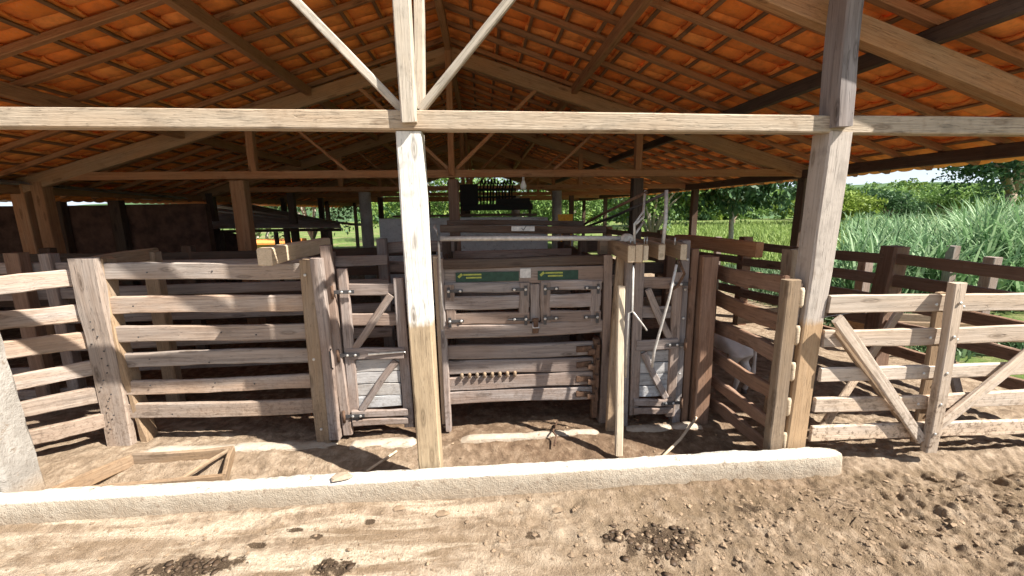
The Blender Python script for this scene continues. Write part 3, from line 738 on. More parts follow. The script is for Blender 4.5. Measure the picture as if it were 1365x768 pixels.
# maker's plates on the header: dark green bands, yellow print worn beyond reading
for x0, x1 in ((-.21, .285), (.435, .76)):
    p = beam('nameplate', (x0, CY-.024, 1.289), (x1, CY-.024, 1.289), .004, .075, 'sign_green', ch, n=1, bev=.001, wob=0)
    for k in range(2):
        beam('print', (x0+.06+.02*k, CY-.0275, 1.309-.024*k), (x0+.2, CY-.0275, 1.309-.024*k), .002, .013, 'sign_yellow', p, n=1, bev=.0005, wob=0)
    beam('print', (x0+.02, CY-.0275, 1.289), (x0+.05, CY-.0275, 1.315), .002, .02, 'sign_yellow', p, n=1, bev=.0005, wob=0)
beam('nameplate', (.294, CY-.024, 1.31), (.38, CY-.024, 1.31), .004, .075, 'sign_white', ch, n=1, bev=.001, wob=0)
# top pipe with its upright rod
tube('pipe', [(-.31, 3.15, 1.595), (.4, 3.15, 1.588), (1.12, 3.15, 1.575)], .019, 'pipe', ch, 10)
tube('rod', [(-.32, 3.10, .9), (-.32, 3.10, 1.55), (-.33, 3.10, 1.66), (-.36, 3.2, 1.68), (-.38, 3.45, 1.69)], .009, 'pipe', ch)
beam('top_beam', (-.34, 3.5, 1.65), (1.06, 3.5, 1.63), .06, .065, 'darkwood', ch, n=6)
beam('top_beam', (-.32, 3.95, 1.69), (.98, 3.95, 1.67), .05, .05, 'darkwood', ch, n=6)
lb = beam('label_plate', (.25, 3.466, 1.648), (.445, 3.466, 1.645), .004, .04, 'sign_white', ch, n=1, bev=.001, wob=0)
V, Fc = join_geo([beam_geo(.022, .003, .006, 1, .0005, 0), ([(v[0]*.6+.0, v[1], v[2]+v[0]*0) for v in beam_geo(.03, .003, .006, 1, .0005, 0)[0]], beam_geo(.03, .003, .006, 1, .0005, 0)[1])])
beam('print', (.335, 3.461, 1.652), (.35, 3.461, 1.634), .003, .005, 'iron', lb, n=1, bev=.0005, wob=0)
beam('print', (.35, 3.461, 1.634), (.375, 3.461, 1.672), .003, .005, 'iron', lb, n=1, bev=.0005, wob=0)
# side walls running back and the far frame
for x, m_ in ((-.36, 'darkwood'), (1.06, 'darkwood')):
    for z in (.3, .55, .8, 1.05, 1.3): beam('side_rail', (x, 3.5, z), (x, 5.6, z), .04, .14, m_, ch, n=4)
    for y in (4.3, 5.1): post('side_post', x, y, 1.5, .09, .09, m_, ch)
for z in (.3, .55, .8, 1.05, 1.28): beam('back_rail', (-.33, 4.7, z), (1.03, 4.72, z), .04, .15, 'chute', ch, n=4)

# overhanging beam ends right of the hatch, with levers
bx = thing('headgate_box', (1.25, 3.2, 1.4), 'row of five jutting light wood beam ends atop the right side of the chute', 'beam box')
for x, w, yf, h in ((1.055, .055, 2.84, .125), (1.115, .055, 2.86, .13), (1.175, .04, 2.88, .115), (1.30, .05, 2.90, .115), (1.465, .05, 2.90, .12)):
    o = beam('beam_end', (x, yf, 1.485), (x+.03, 3.62, 1.495), w, h, 'tan', bx, n=4)
    V, Fc = beam_geo(.006, w-.006, h-.008, 1, .003, .0); place('end_face', mesh('end_face', V, Fc, M['cream']), o, frame((x, yf-.006, 1.485), (x, yf, 1.485)))
for x in (1.10, 1.44): tube('stud', [(x, 2.99, 1.53), (x, 2.99, 1.585)], .006, 'bolt', bx)
for x in (1.23, 1.25): tube('stud', [(x, 3.05, 1.53), (x, 3.05, 1.59)], .005, 'bolt', bx)
lumps_me = tube_geo([(1.13, 3.15, 1.54), (1.13, 3.15, 1.56), (1.13, 3.15, 1.59), (1.13, 3.15, 1.61)], [.06, .065, .055, .02], 12)
place('rag', mesh('rag', lumps_me[0], lumps_me[1], M['cloth'], True), bx)
beam('cap_rail', (.99, 3.44, 1.48), (1.6, 3.44, 1.48), .07, .13, 'tan', bx)
lv = thing('lever', (1.16, 3.0, 1.5), 'bent steel lever loop rising left over the jutting beam ends', 'lever', 'steel levers on the chute')
tube('rod', [(1.11, 2.93, 1.53), (1.11, 2.95, 1.69), (1.19, 3.0, 1.78), (1.24, 3.1, 1.93), (1.235, 3.1, 1.74), (1.12, 2.95, 1.69)], .009, 'pipe', lv)
tube('rod', [(1.12, 2.95, 1.62), (1.235, 3.1, 1.70)], .008, 'pipe', lv)
tube('rod', [(1.08, 2.86, 1.40), (1.09, 2.86, 1.06), (1.06, 2.86, 1.05), (1.06, 2.86, .55)], .008, 'pipe', lv)
tube('rod', [(1.24, 3.08, 1.92), (1.12, 3.9, 1.74), (1.0, 4.6, 1.55)], .013, 'rust', lv)
lv2 = thing('lever', (1.38, 3.0, 1.5), 'straight steel lever standing upright on the right beam end', 'lever', 'steel levers on the chute')
tube('rod', [(1.335, 2.96, 1.53), (1.36, 2.99, 1.72), (1.38, 3.05, 1.93)], .014, 'pipe', lv2)
tube('rod', [(1.38, 3.06, 1.91), (1.24, 3.9, 1.72), (1.1, 4.6, 1.58)], .013, 'iron', lv2)
tube('rod', [(1.40, 2.86, 1.40), (1.36, 2.86, 1.15), (1.27, 2.86, .75), (1.26, 2.86, .62)], .010, 'pipe', lv2)
tube('hook', [(1.44, 2.9, 1.42), (1.50, 2.93, 1.32), (1.46, 2.95, 1.22), (1.38, 2.95, 1.17)], .010, 'rust', lv2)
tube('link', [(1.09, 2.86, 1.06), (1.20, 2.9, .93), (1.22, 2.9, .9)], .007, 'pipe', lv2)

lbd = beam('leaning_board', (.985, 2.76, -.03), (1.03, 2.93, 1.24), .055, .035, 'cream', None, up=(0, 1, 0), n=6)
tag(lbd, 'pale narrow board leaning upright in front of the chute', 'board')
lbd2 = beam('leaning_board', (1.02, 3.07, -.02), (1.10, 3.2, 1.42), .07, .04, 'tan', None, up=(0, 1, 0), n=6)
tag(lbd2, 'brown board leaning behind the pale narrow one', 'board')
jr = thing('door_jamb', (1.64, 3.16, 0), 'weathered jamb post between the small right door and the reddish post', 'door frame')
post('plank', 1.625, 3.18, 1.55, .07, .08, 'chute', jr, z0=-.05, lean=(-.02, 0)); post('plank', 1.70, 3.20, 1.48, .06, .09, 'red', jr, z0=-.05)
for k in range(6): bolt(1.62, 3.135, .2+.24*k, jr)
post('plank', 1.16, 3.16, 1.45, .05, .07, 'chute', jr, z0=-.02)
door('planked_door', 'small grey planked door with striped sunlight beside the reddish post', 1.20, 1.60, 3.14, 'chute', 'panel', flip=-1)

# ------------------------------------------------------------------ right side: red post, side gate, main gate
rp_ = post('gate_post', 1.81, 3.17, 1.42, .13, .14, 'red', None, n=6, wob=.004, bev=.008); tag(rp_, 'dark reddish square post between the small right door and the side gate', 'post')
sg = thing('side_gate', (2.02, 2.9, 0), 'dark red six rail gate running back beside the right front post', 'gate')
for k, (z, h) in enumerate(zip([1.275, 1.03, .785, .53, .29, .10], [.12, .12, .11, .105, .095, .10])):
    beam('rail', (2.02, 2.56, z+U(-.008, .008)), (2.0, 3.50, z+U(-.008, .008)), .04, h, 'red', sg, n=10, wob=.007)
post('stile', 2.03, 2.535, 1.33, .10, .07, 'tan', sg, z0=.0, n=5)
post('stile', 2.03, 3.44, 1.30, .06, .08, 'tan', sg, z0=-.02)
for k in range(5):
    V, Fc = tube_geo([(2.105, 2.53, .10+.26*k), (2.105, 2.53, .12+.26*k), (2.105, 2.53, .215+.26*k), (2.105, 2.53, .235+.26*k)], [.016, .022, .022, .016], 10)
    place('spacer', mesh('spacer', V, Fc, M['cream'], True), sg)
post('stile', 2.095, 2.56, 1.30, .03, .06, 'rail', sg, z0=0)
lg = post('timber_stub', 2.42, 3.0, 1.47, .15, .13, 'tan', None, z0=-.1, n=8, wob=.008, lean=(.0, .02)); tag(lg, 'rough yellowish split post directly behind the right front post', 'post')
hb = beam('heavy_rail', (2.24, 3.18, 1.465), (2.10, 4.3, 1.46), .07, .125, 'roofwood', None, n=6); tag(hb, 'thick dark beam with a pale sawn end reaching out over the right pen', 'beam')
hbp = thing('rail_fence', (1.9, 4.4, 0), 'plank fence along the back of the right alley behind the reddish post', 'fence')
post('post', 2.05, 4.35, 1.50, .10, .1, 'red', hbp); rails_between(hbp, (1.1, 4.4), (2.1, 4.4), [1.4, 1.15, .9, .65, .4], .12, 'darkwood')

mg = thing('main_gate', (3.1, 2.45, 0), 'wide pale five rail gate with crossed diagonal braces right of the right front post', 'gate')
gz = [1.15, .92, .665, .44, .22]
for k, z in enumerate(gz):
    x0 = 2.285
    beam('rail', (x0, 2.505, z+U(-.006, .006)), (4.40, 2.47, z+U(-.006, .006)), .03, (.122, .12, .10, .108, .115)[k], 'gate_rail', mg, n=12, wob=.004)
post('upright', 3.115, 2.425, 1.30, .085, .055, 'gate_rail', mg, z0=.09, n=6, lean=(-.015, 0))
post('upright', 3.095, 2.505, 1.22, .07, .03, 'tan', mg, z0=.12, n=6)
beam('brace', (2.30, 2.44, 1.08), (3.07, 2.44, .17), .03, .075, 'gate_rail', mg, up=(0, 0, 1), n=6)
beam('brace', (4.1, 2.44, 1.15), (3.14, 2.44, .24), .03, .075, 'gate_rail', mg, n=6)
beam('brace', (2.36, 2.50, .98), (3.05, 2.50, .22), .03, .07, 'tan', mg, n=6)
for z in gz:
    bolt(3.10, 2.395, z+.02, mg); bolt(3.00, 2.452, z, mg); bolt(3.2, 2.452, z-.02, mg)
post('upright', 4.40, 2.45, 1.32, .09, .06, 'gate_rail', mg, z0=.09)
pf = thing('rail_fence', (4.3, 4.0, 0), 'long shaded rail fence along the right eave of the shed, running to the field', 'fence')
P_ = [(4.62, 2.55), (4.37, 4.1), (3.98, 6.0), (3.6, 8.2), (3.2, 10.4)]
for a, b_ in zip(P_[:-1], P_[1:]): rails_between(pf, a, b_, [1.235, 1.0, .77, .52, .27], .115, 'red', t=.05)
post('post', 4.42, 4.12, 1.37, .19, .19, 'red', pf, n=6, wob=.006, bev=.014, label='thick square corral post with a pale top')
post('post', 4.62, 2.62, 1.4, .17, .17, 'red', pf)
for x, y in ((4.03, 6.03), (3.66, 8.2), (3.25, 10.4)): post('post', x, y, 1.36, .14, .14, 'red', pf, z0=-.1)
# wire and boards in the pen
tube('wire', [(2.3, 2.9, .92), (3.2, 3.1, .95), (4.4, 3.5, 1.0)], .004, 'wire', pf)
b1 = beam('leaning_board', (2.75, 2.9, .02), (3.55, 3.15, .98), .03, .09, 'gate_rail', None, n=5); tag(b1, 'pale board sloping up behind the wide gate', 'board')
b2 = beam('leaning_board', (3.62, 2.95, 1.0), (4.15, 3.05, .05), .03, .09, 'chute', None, n=5); tag(b2, 'grey board sloping down behind the right half of the wide gate', 'board')
b3 = beam('loose_plank', (2.35, 3.55, .80), (3.35, 3.7, .78), .04, .13, 'tan', None, n=5); tag(b3, 'weathered plank lying level behind the left half of the wide gate', 'board')
tr = thing('feed_trough', (3.7, 4.9, 0), 'low brown plank trough in the right pen behind the corral post', 'trough')
for s in (0, 1): beam('side', (4.75, 4.6+.4*s, .30), (6.4, 4.2+.4*s, .30), .03, .22, 'tan', tr, n=4)
for s in (0, 1): beam('end', (4.75+1.6*s, 4.62-.4*s, .30), (4.75+1.6*s, 5.0-.4*s, .30), .03, .2, 'tan', tr, n=2)
for x, y in ((5.2, 5.2), (6.4, 4.7), (7.6, 6.1), (5.35, 9.0)):
    o = post('fence_post', x, y, 1.15, .12, .12, 'chute', None, z0=-.1)
    tag(o, {5.2: 'grey weathered post just outside the thick corral post', 6.4: 'grey post at the foot of the tall cane on the right', 7.6: 'thin grey post among the tall cane leaves', 5.35: 'far grey post at the edge of the field'}[x], 'post', 'old grey posts outside the pen')

# wooden frame in the front-left and loose things
wf = thing('trough_frame', (-2.3, 2.75, 0), 'low rectangular wooden trough frame on the ground behind the left end of the kerb', 'trough')
c4 = [(-2.62, 2.97), (-1.93, 3.0), (-1.80, 2.66), (-2.86, 2.56)]
for a, b_ in zip(c4, c4[1:]+c4[:1]): beam('side', (*a, .01), (*b_, .01), .03, .10, 'tan', wf, n=4)
beam('brace', (-1.95, 2.98, .045), (-2.15, 2.62, .0), .02, .03, 'tan', wf, n=2)
st = tube('stick', [(1.30, 2.70, -.03), (1.52, 2.86, .01), (1.74, 3.04, .09)], .011, 'cream'); tag(st, 'pale stick lying by the reddish post', 'stick')
st = tube('stick', [(-.86, 2.72, -.02), (-.78, 2.8, -.005), (-.69, 2.92, .0)], .009, 'cream'); tag(st, 'short dry stick on the ground left of the centre post', 'stick')
st = tube('stick', [(.60, 3.2, .02), (.53, 3.0, .05), (.55, 2.95, .04), (.52, 2.88, .0)], .007, 'rust'); tag(st, 'bent rusty rod across the sill in front of the chute', 'rod')
for (x, y, s, lab) in ((-.92, 2.40, .055, 'flat stone lying on top of the white kerb'), (.42, 2.19, .03, 'small dark clod below the kerb right of centre'), (-.55, 2.28, .03, 'dung lump against the foot of the kerb left of centre'), (-.28, 2.22, .035, 'flattened dung lump at the foot of the kerb near centre')):
    zz = .155 if y > 2.35 else float(hgt(x, y))
    V, Fc = [], []
    for i2 in range(5):
        for k in range(9):
            a = k*2*math.pi/9; r_ = s*math.sin(math.pi*(i2+.3)/4.8)*(1+.18*math.sin(3*a+i2)+U(-.08, .08)); V.append((x+r_*math.cos(a)*1.25, y+r_*.8*math.sin(a), zz+s*.35*(1-math.cos(math.pi*i2/5))*.6))
    for i2 in range(4):
        for k in range(9): a = i2*9+k; b_ = i2*9+(k+1) % 9; Fc.append((a, b_, b_+9, a+9))
    Fc.append(tuple(range(36, 45))); Fc.append(tuple(range(8, -1, -1)))
    o = place('stone' if s > .05 else 'dung_lump', mesh('lump', V, Fc, M['stone'] if s > .05 else M['clod'], False)); tag(o, lab, 'stone' if s > .05 else 'dung')

# ------------------------------------------------------------------ calf behind the side gate
def skin(name, joints, edges, mat, parent, lev=2):
    me = bpy.data.meshes.new(name); me.from_pydata([j[:3] for j in joints], edges, []); me.update()
    o = place(name, me, parent)
    s = o.modifiers.new('skin', 'SKIN'); s.use_smooth_shade = True
    for k, j in enumerate(joints):
        sv = me.skin_vertices[0].data[k]; sv.radius = (j[3], j[4] if len(j) > 4 else j[3]); sv.use_root = (k == 0)
    sub = o.modifiers.new('sub', 'SUBSURF'); sub.levels = lev; sub.render_levels = lev
    me.materials.append(M[mat]); return o
calf = thing('calf', (2.45, 3.75, 0), 'pale grey calf seen from behind, standing inside the pen beyond the side gate', 'calf')
def C(a, b, z, *r): # a: along the spine (0 rump -> 1 head), b: sideways
    th = R(112); return (2.47+a*math.cos(th)-b*math.sin(th), 3.62+a*math.sin(th)+b*math.cos(th), z, *r)
J = [C(0, 0, .53, .115, .11), C(.17, 0, .52, .125, .135), C(.36, 0, .52, .12, .13), C(.50, 0, .55, .095, .12), C(.62, 0, .66, .06, .075), C(.70, 0, .76, .055, .06), C(.83, 0, .70, .035, .04)]
E_ = [(i2, i2+1) for i2 in range(6)]
def leg(base, pts):
    k0 = len(J)
    for p in pts: J.append(p)
    E_.append((base, k0))
    for k in range(len(pts)-1): E_.append((k0+k, k0+k+1))
for s in (-1, 1):
    leg(0, [C(-.02, .085*s, .42, .07, .075), C(.03, .09*s, .32, .042), C(-.055, .09*s, .20, .028), C(-.03, .09*s, .08, .021), C(-.01, .09*s, .025, .026)])
    leg(3, [C(.50, .075*s, .40, .05), C(.50, .08*s, .24, .03), C(.50, .08*s, .08, .021), C(.50, .08*s, .025, .026)])
skin('body', J, E_, 'hide', calf)
skin('tail', [C(-.09, 0, .60, .022), C(-.145, .01, .50, .016), C(-.15, .01, .36, .013), C(-.145, .01, .28, .024), C(-.145, .01, .22, .01)], [(0, 1), (1, 2), (2, 3), (3, 4)], 'hide', calf)
for s in (-1, 1): skin('ear', [C(.70, .05*s, .78, .02, .012), C(.69, .11*s, .77, .028, .01), C(.68, .15*s, .75, .008)], [(0, 1), (1, 2)], 'hide', calf, 1)
for a, b in ((-.01, .09), (-.01, -.09), (.5, .08), (.5, -.08)):
    p = C(a, b, 0); V, Fc = tube_geo([(p[0], p[1], -.01), (p[0], p[1], .035)], [.03, .025], 10); place('hoof', mesh('hoof', V, Fc, M['hoof'], True), calf)

# ------------------------------------------------------------------ behind: tank wall, machine, left wall, lean-to
tk = thing('concrete_tank', (-.3, 7.6, 0), 'long grey rendered concrete tank wall in the middle of the shed', 'tank')
V, Fc = beam_geo(3.0, .14, 1.70, 10, .012, .004); place('wall', mesh('wall', V, Fc, M['conc_wall']), tk, frame((-1.80, 7.55, .84), (1.20, 7.55, .82)))
V, Fc = beam_geo(1.6, .14, 1.66, 4, .012, .004); place('wall', mesh('wall', V, Fc, M['conc_wall']), tk, frame((1.12, 7.63, .82), (1.12, 9.2, .82)))
V, Fc = beam_geo(1.6, .14, 1.66, 4, .012, .004); place('wall', mesh('wall', V, Fc, M['conc_wall']), tk, frame((-1.72, 7.63, .82), (-1.72, 9.2, .82)))
beam('coping', (-1.55, 7.55, 1.72), (1.0, 7.55, 1.715), .2, .04, 'darkwood', tk)
mc = thing('farm_machine', (.1, 8.8, 1.7), 'black farm machine with upright tines standing above the concrete tank', 'machine')
for (p0, p1, w, h) in (((-.35, 8.3, 1.86), (1.0, 8.3, 1.86), .5, .12), ((.3, 8.3, 1.97), (.95, 8.3, 1.97), .4, .12), ((-.4, 8.4, 2.1), (-.05, 8.4, 2.1), .2, .42), ((-.35, 8.35, 2.2), (.7, 8.35, 2.2), .05, .05), ((-.35, 8.35, 2.06), (.7, 8.35, 2.06), .04, .04)):
    beam('frame', p0, p1, w, h, 'black', mc, n=1)
for k in range(11):
    x = -.0+.062*k; tube('tine', [(x, 8.3, 1.9), (x+U(-.02, .02), 8.32, 2.2), (x+.03, 8.25, 2.36+U(-.03, .05)), (x+.05, 8.2, 2.30)], .016, 'black', mc, 6)
# dark wall of the neighbouring shed on the left with sheet roof
lw = thing('side_shed', (-8, 8.5, 0), 'dark walled side shed with a corrugated sheet roof at the far left', 'shed')
V, Fc = beam_geo(6.2, .15, 1.98, 3, .01, .004); place('wall', mesh('wall', V, Fc, M['brickwall']), lw, frame((-11.4, 8.4, 1.0), (-5.25, 8.4, 1.0)))
V, Fc = beam_geo(8.0, .15, 2.2, 3, .01, .004); place('wall', mesh('wall', V, Fc, M['brickwall']), lw, frame((-11.4, .6, 1.1), (-11.4, 8.3, 1.1)))  # unseen side wall, added to block light from the open left
def corr(x0, x1, y0, y1, z0, z1, z2, z3, n=60, amp=.02, per=.18):
    # corrugations run along Y; z at corners (x0,y0),(x1,y0),(x0,y1),(x1,y1)
    V = []; Fc = []; k = int(abs(x1-x0)/per*6)
    for i2 in range(k+1):
        t = i2/k; x = x0+(x1-x0)*t; a = amp*math.sin(t*abs(x1-x0)/per*2*math.pi)
        for yy, zz in ((y0, z0+(z1-z0)*t), (y1, z2+(z3-z2)*t)):
            V.append((x, yy, zz+a)); 
    for i2 in range(k): Fc.append((2*i2, 2*i2+2, 2*i2+3, 2*i2+1))
    o = len(V); V += [(a, b, c-.006) for a, b, c in V]; Fc += [tuple(j+o for j in reversed(f)) for f in Fc]
    return V, Fc
V, Fc = corr(-11.8, -5.9, .8, 9.0, 2.30, 2.42, 2.08, 2.12); place('sheet_roof', mesh('sheet_roof', V, Fc, M['tin'], True), lw)  # sheet roof extended over the left bays to shut out light
for x in (-10.8, -9.2, -7.7, -6.7): post('post', x, 8.25, 2.06, .2, .14, 'darkwood', lw)
ln = thing('lean_to', (-5, 11, 0), 'low corrugated sheet lean-to roof beyond the left side of the shed', 'shed')
V = []; Fc = []
for i2 in range(121):
    t = i2/120; a = .022*math.sin(t*20*2*math.pi); V += [(-5.7-2.1*t, 9+4*t, 1.50+.80*t+a), (-2.95-1.35*t, 9+4*t, 1.49-.01*t+a)]
for i2 in range(120):
    if not (i2 % 17 in (3, 4) or i2 % 23 == 9 or (i2 > 60 and i2 % 11 == 5)): Fc.append((2*i2, 2*i2+1, 2*i2+3, 2*i2+2))      # gaps between the old sheets
o = len(V); V += [(a, b, c-.006) for a, b, c in V]; Fc += [tuple(j+o for j in reversed(f)) for f in Fc]
place('sheet_roof', mesh('sheet_roof', V, Fc, M['tin'], True), ln)
beam('eave_beam', (-5.7, 8.98, 1.44), (-2.95, 8.98, 1.44), .06, .06, 'darkwood', ln)
V, Fc = corr(-7.6, -3.6, 11.9, 14.0, 2.05, 1.45, 1.9, 1.35, amp=.02); place('sheet_roof', mesh('sheet_roof', V, Fc, M['tin'], True), ln)
for x, y in ((-3.3, 9.05), (-4.3, 9.05), (-5.4, 9.05)): post('post', x, y, 1.41, .07, .07, 'darkwood', ln)
V, Fc = beam_geo(1.9, .12, 1.55, 3, .01, .02); place('back_wall', mesh('back_wall', V, Fc, M['brickwall']), ln, frame((-7.4, 9.9, .78), (-5.0, 9.9, .5)))
yh = thing('yellow_house', (-9.5, 19, 0), 'small ochre house seen under the lean-to roof', 'house')
V, Fc = beam_geo(2.7, 2, 1.9, 2, .02, 0); place('wall', mesh('wall', V, Fc, M['ochre']), yh, frame((-11.6, 20, -.5), (-8.9, 20, -.5)))
V, Fc = beam_geo(3.1, 2.6, .12, 2, .02, 0); place('roof', mesh('roof', V, Fc, M['tile'], tone=[.3]*len(Fc)), yh, frame((-11.8, 20, .5), (-8.7, 20, .5)))
# standing yellow barrow behind the chute
wb = thing('wheelbarrow', (1.55, 7.2, 0), 'yellow wheelbarrow tray stood on end with grey tubes behind the chute', 'wheelbarrow')
V = [(1.33, 7.2, 1.72), (1.60, 7.2, 1.72), (1.56, 7.2, 1.02), (1.40, 7.2, 1.02), (1.38, 7.36, 1.66), (1.55, 7.36, 1.66), (1.52, 7.36, 1.1), (1.43, 7.36, 1.1)]
Fc = [(0, 1, 2, 3), (7, 6, 5, 4), (0, 4, 5, 1), (1, 5, 6, 2), (2, 6, 7, 3), (3, 7, 4, 0)]
place('tray', mesh('tray', V, Fc, M['yellow']), wb)
for s in (1.36, 1.58): tube('tube', [(s-.06, 7.1, .0), (s-.04, 7.12, .9), (s, 7.14, 1.3), (s+.02, 7.16, 1.4)], .015, 'wire', wb)
tube('tube', [(1.28, 7.12, 1.36), (1.48, 7.1, 1.33), (1.66, 7.12, 1.36)], .015, 'wire', wb)
V, Fc = tube_geo([(1.42, 7.28, .2), (1.54, 7.28, .2)], .2, 16); place('wheel', mesh('wheel', V, Fc, M['black'], True), wb)

# ------------------------------------------------------------------ vegetation
def leaves(n, centre, rad, size, droop=0, aspect=.5, clump=14, seed=0, shape=1.0):
    """leaf-sized faces gathered in clumps through an uneven crown volume"""
    r = np.random.default_rng(seed)
    nc = max(3, n//clump)
    u = r.normal(size=(nc, 3)); u /= np.linalg.norm(u, axis=1)[:, None]
    u *= (r.random(nc)**.45)[:, None]
    lob = 1+.28*np.sin(u[:, 0]*4+seed)+.2*np.cos(u[:, 1]*5+seed*2)+.15*np.sin(u[:, 2]*7)
    cen = np.array(centre)+u*lob[:, None]*np.array(rad)
    tone_c = r.random(nc)*.55+.1
    idx = r.integers(0, nc, n)
    c = cen[idx]+r.normal(size=(n, 3))*np.array(rad)*.10
    d = r.normal(size=(n, 3)); d[:, 2] -= droop; d /= np.linalg.norm(d, axis=1)[:, None]
    nn = r.normal(size=(n, 3)); nn[:, 2] += .8; s = np.cross(d, nn); s /= np.linalg.norm(s, axis=1)[:, None]+1e-9
    L_ = size*(.6+.8*r.random(n))[:, None]; W = L_*aspect*.5
    P0 = c; P1 = c+d*L_*.5+s*W; P2 = c+d*L_; P3 = c+d*L_*.5-s*W
    V = np.stack([P0, P1, P2, P3], 1).reshape(-1, 3)
    Fc = np.arange(4*n).reshape(-1, 4)
    tone = np.clip(tone_c[idx]+r.random(n)*.35, 0, 1)
    return V, Fc, tone
def leafmesh(name, packs, mat):
    Vs = []; Fs = []; T = []; o = 0
    for V, Fc, t in packs: Vs.append(V); Fs.append(Fc+o); T.append(t); o += len(V)
    V = np.concatenate(Vs); Fc = np.concatenate(Fs); T = np.concatenate(T)
    me = bpy.data.meshes.new(name); me.vertices.add(len(V)); me.vertices.foreach_set('co', V.ravel())
    me.loops.add(Fc.size); me.loops.foreach_set('vertex_index', Fc.ravel().astype(np.int32))
    me.polygons.add(len(Fc)); me.polygons.foreach_set('loop_start', np.arange(len(Fc))*Fc.shape[1])
    me.update(calc_edges=True); a = me.attributes.new('tone', 'FLOAT', 'FACE'); a.data.foreach_set('value', T.astype(np.float32))
    me.materials.append(M[mat]); return me
def tree(x, y, h, r, mat, label, seed, n=2600, leaf=.28, trunk=.16, low=.3, droop=.3, bark='bark', z=0, nlimb=7, group=None, sq=1.0):
    t = thing('tree', (x, y, z), label, 'tree', group); rs = random.Random(seed)
    hb = h*low; tops = []; geo = []
    bend = [(x+rs.uniform(-.15, .15)*k*.5, y, z+(-.2 if k == 0 else hb*k/3)) for k in range(4)]
    geo.append(tube_geo(bend, [trunk, trunk*.85, trunk*.75, trunk*.7], 8))
    packs = []
    cz = z+hb+(h-hb)*.5
    for k in range(nlimb):
        a = k*2*math.pi/nlimb+rs.uniform(-.4, .4); rr_ = r*rs.uniform(.35, .75); zz = cz+(h-hb)*rs.uniform(-.3, .35)
        e = Vector((x+rr_*math.cos(a), y+rr_*math.sin(a), zz)); b0 = Vector(bend[-1]); mdl = (b0+e)/2+Vector((0, 0, .1*h))
        geo.append(tube_geo([b0, mdl, e], [trunk*.55, trunk*.35, trunk*.12], 6))
        packs.append(leaves(n//(nlimb+1), e, (r*.52, r*.52, (h-hb)*.30*sq), leaf, droop, seed=seed*17+k))
    packs.append(leaves(n//(nlimb+1), (x, y, cz+(h-hb)*.2), (r*.55, r*.55, (h-hb)*.33), leaf, droop, seed=seed*17+99))
    V, Fc = join_geo(geo); place('trunk', mesh('trunk', V, Fc, M[bark], True), t)
    place('crown', leafmesh('crown', packs, mat), t); return t
tree(11.4, 18.2, 4.3, 2.9, 'leaf_dark', 'drooping dark leaved tree standing alone at the near edge of the green field', 3, n=6500, leaf=.30, trunk=.13, low=.42, droop=1.3, bark='pale_bark', nlimb=10)
tree(35, 25.5, 8.2, 4.2, 'leaf_dark', 'large dark spreading tree at the right edge above the tall cane', 5, n=9000, leaf=.30, trunk=.4, low=.3, droop=.3, nlimb=10)
tree(47, 58, 5.9, 2.6, 'leaf_pale', 'pale thin crowned tree rising above the forest edge', 8, n=2600, leaf=.42, trunk=.3, low=.5)
# row beyond the field, each its own tree
row = [(17.5, 40, 6.5, 4.0, 'leaf_mid', 'rounded mid green tree beyond the left end of the green field'), (22, 42, 8.0, 4.5, 'leaf_dark', 'tall dark tree behind the drooping one'),
       (26.5, 42, 7.5, 4.2, 'leaf_mid', 'bushy green tree just left of the right front post'), (32, 38, 2.9, 3.0, 'leaf_yellow', 'yellow green spreading tree right of the right front post'),
       (38, 42, 3.0, 3.4, 'leaf_yellow', 'yellowish low tree above the cane tips'), (47, 54, 3.9, 4.0, 'leaf_mid', 'mid green tree at the foot of the forest'),
       (49, 47, 3.5, 3.6, 'leaf_dark', 'dark round tree above the middle of the cane'), (57, 47, 4.4, 4, 'leaf_mid', 'green tree beside the large dark spreading tree'),
       (13, 36, 6.5, 3.8, 'leaf_mid', 'green tree seen past the right eave post'), (66, 55, 5, 5, 'leaf_mid', 'broad green tree far behind the cane')]
for k, (x, y, h, r, mt, lab) in enumerate(row): tree(x, y, h, r, mt, lab, 30+k, n=5000, leaf=.33, trunk=.2, low=.12, droop=.4, group='trees along the far side of the field')
# thicket behind the shed
back = [(-12.5, 24, 5.5, 2.8, 'leaf_mid', 'green tree above the corrugated lean-to'), (-8.2, 21, 4.6, 2.3, 'leaf_pale', 'light green bushy tree between the lean-to posts'), (-3.8, 27, 5.6, 3.2, 'leaf_mid', 'bushy tree left of the concrete tank'),
        (-.8, 26, 4.6, 3.0, 'leaf_mid', 'bushy tree hidden behind the black machine'), (2.2, 26, 4.4, 3.0, 'leaf_mid', 'leafy tree right of the round concrete column'), (5.0, 25, 5.0, 3.0, 'leaf_mid', 'glossy leafed tree between the back posts'),
        (7.6, 18, 4.4, 2.2, 'leaf_mid', 'dense broad leaved tree behind the steel levers'), (9.6, 22, 5.4, 2.6, 'leaf_pale', 'feathery light tree left of the right eave post'), (-13, 26, 7, 3.5, 'leaf_mid', 'tall tree behind the ochre house')]
for k, (x, y, h, r, mt, lab) in enumerate(back): tree(x, y, h, r, mt, lab, 60+k, n=5000, leaf=.2, trunk=.12, low=.1, droop=.5, bark='pale_bark', group='thicket behind the shed')
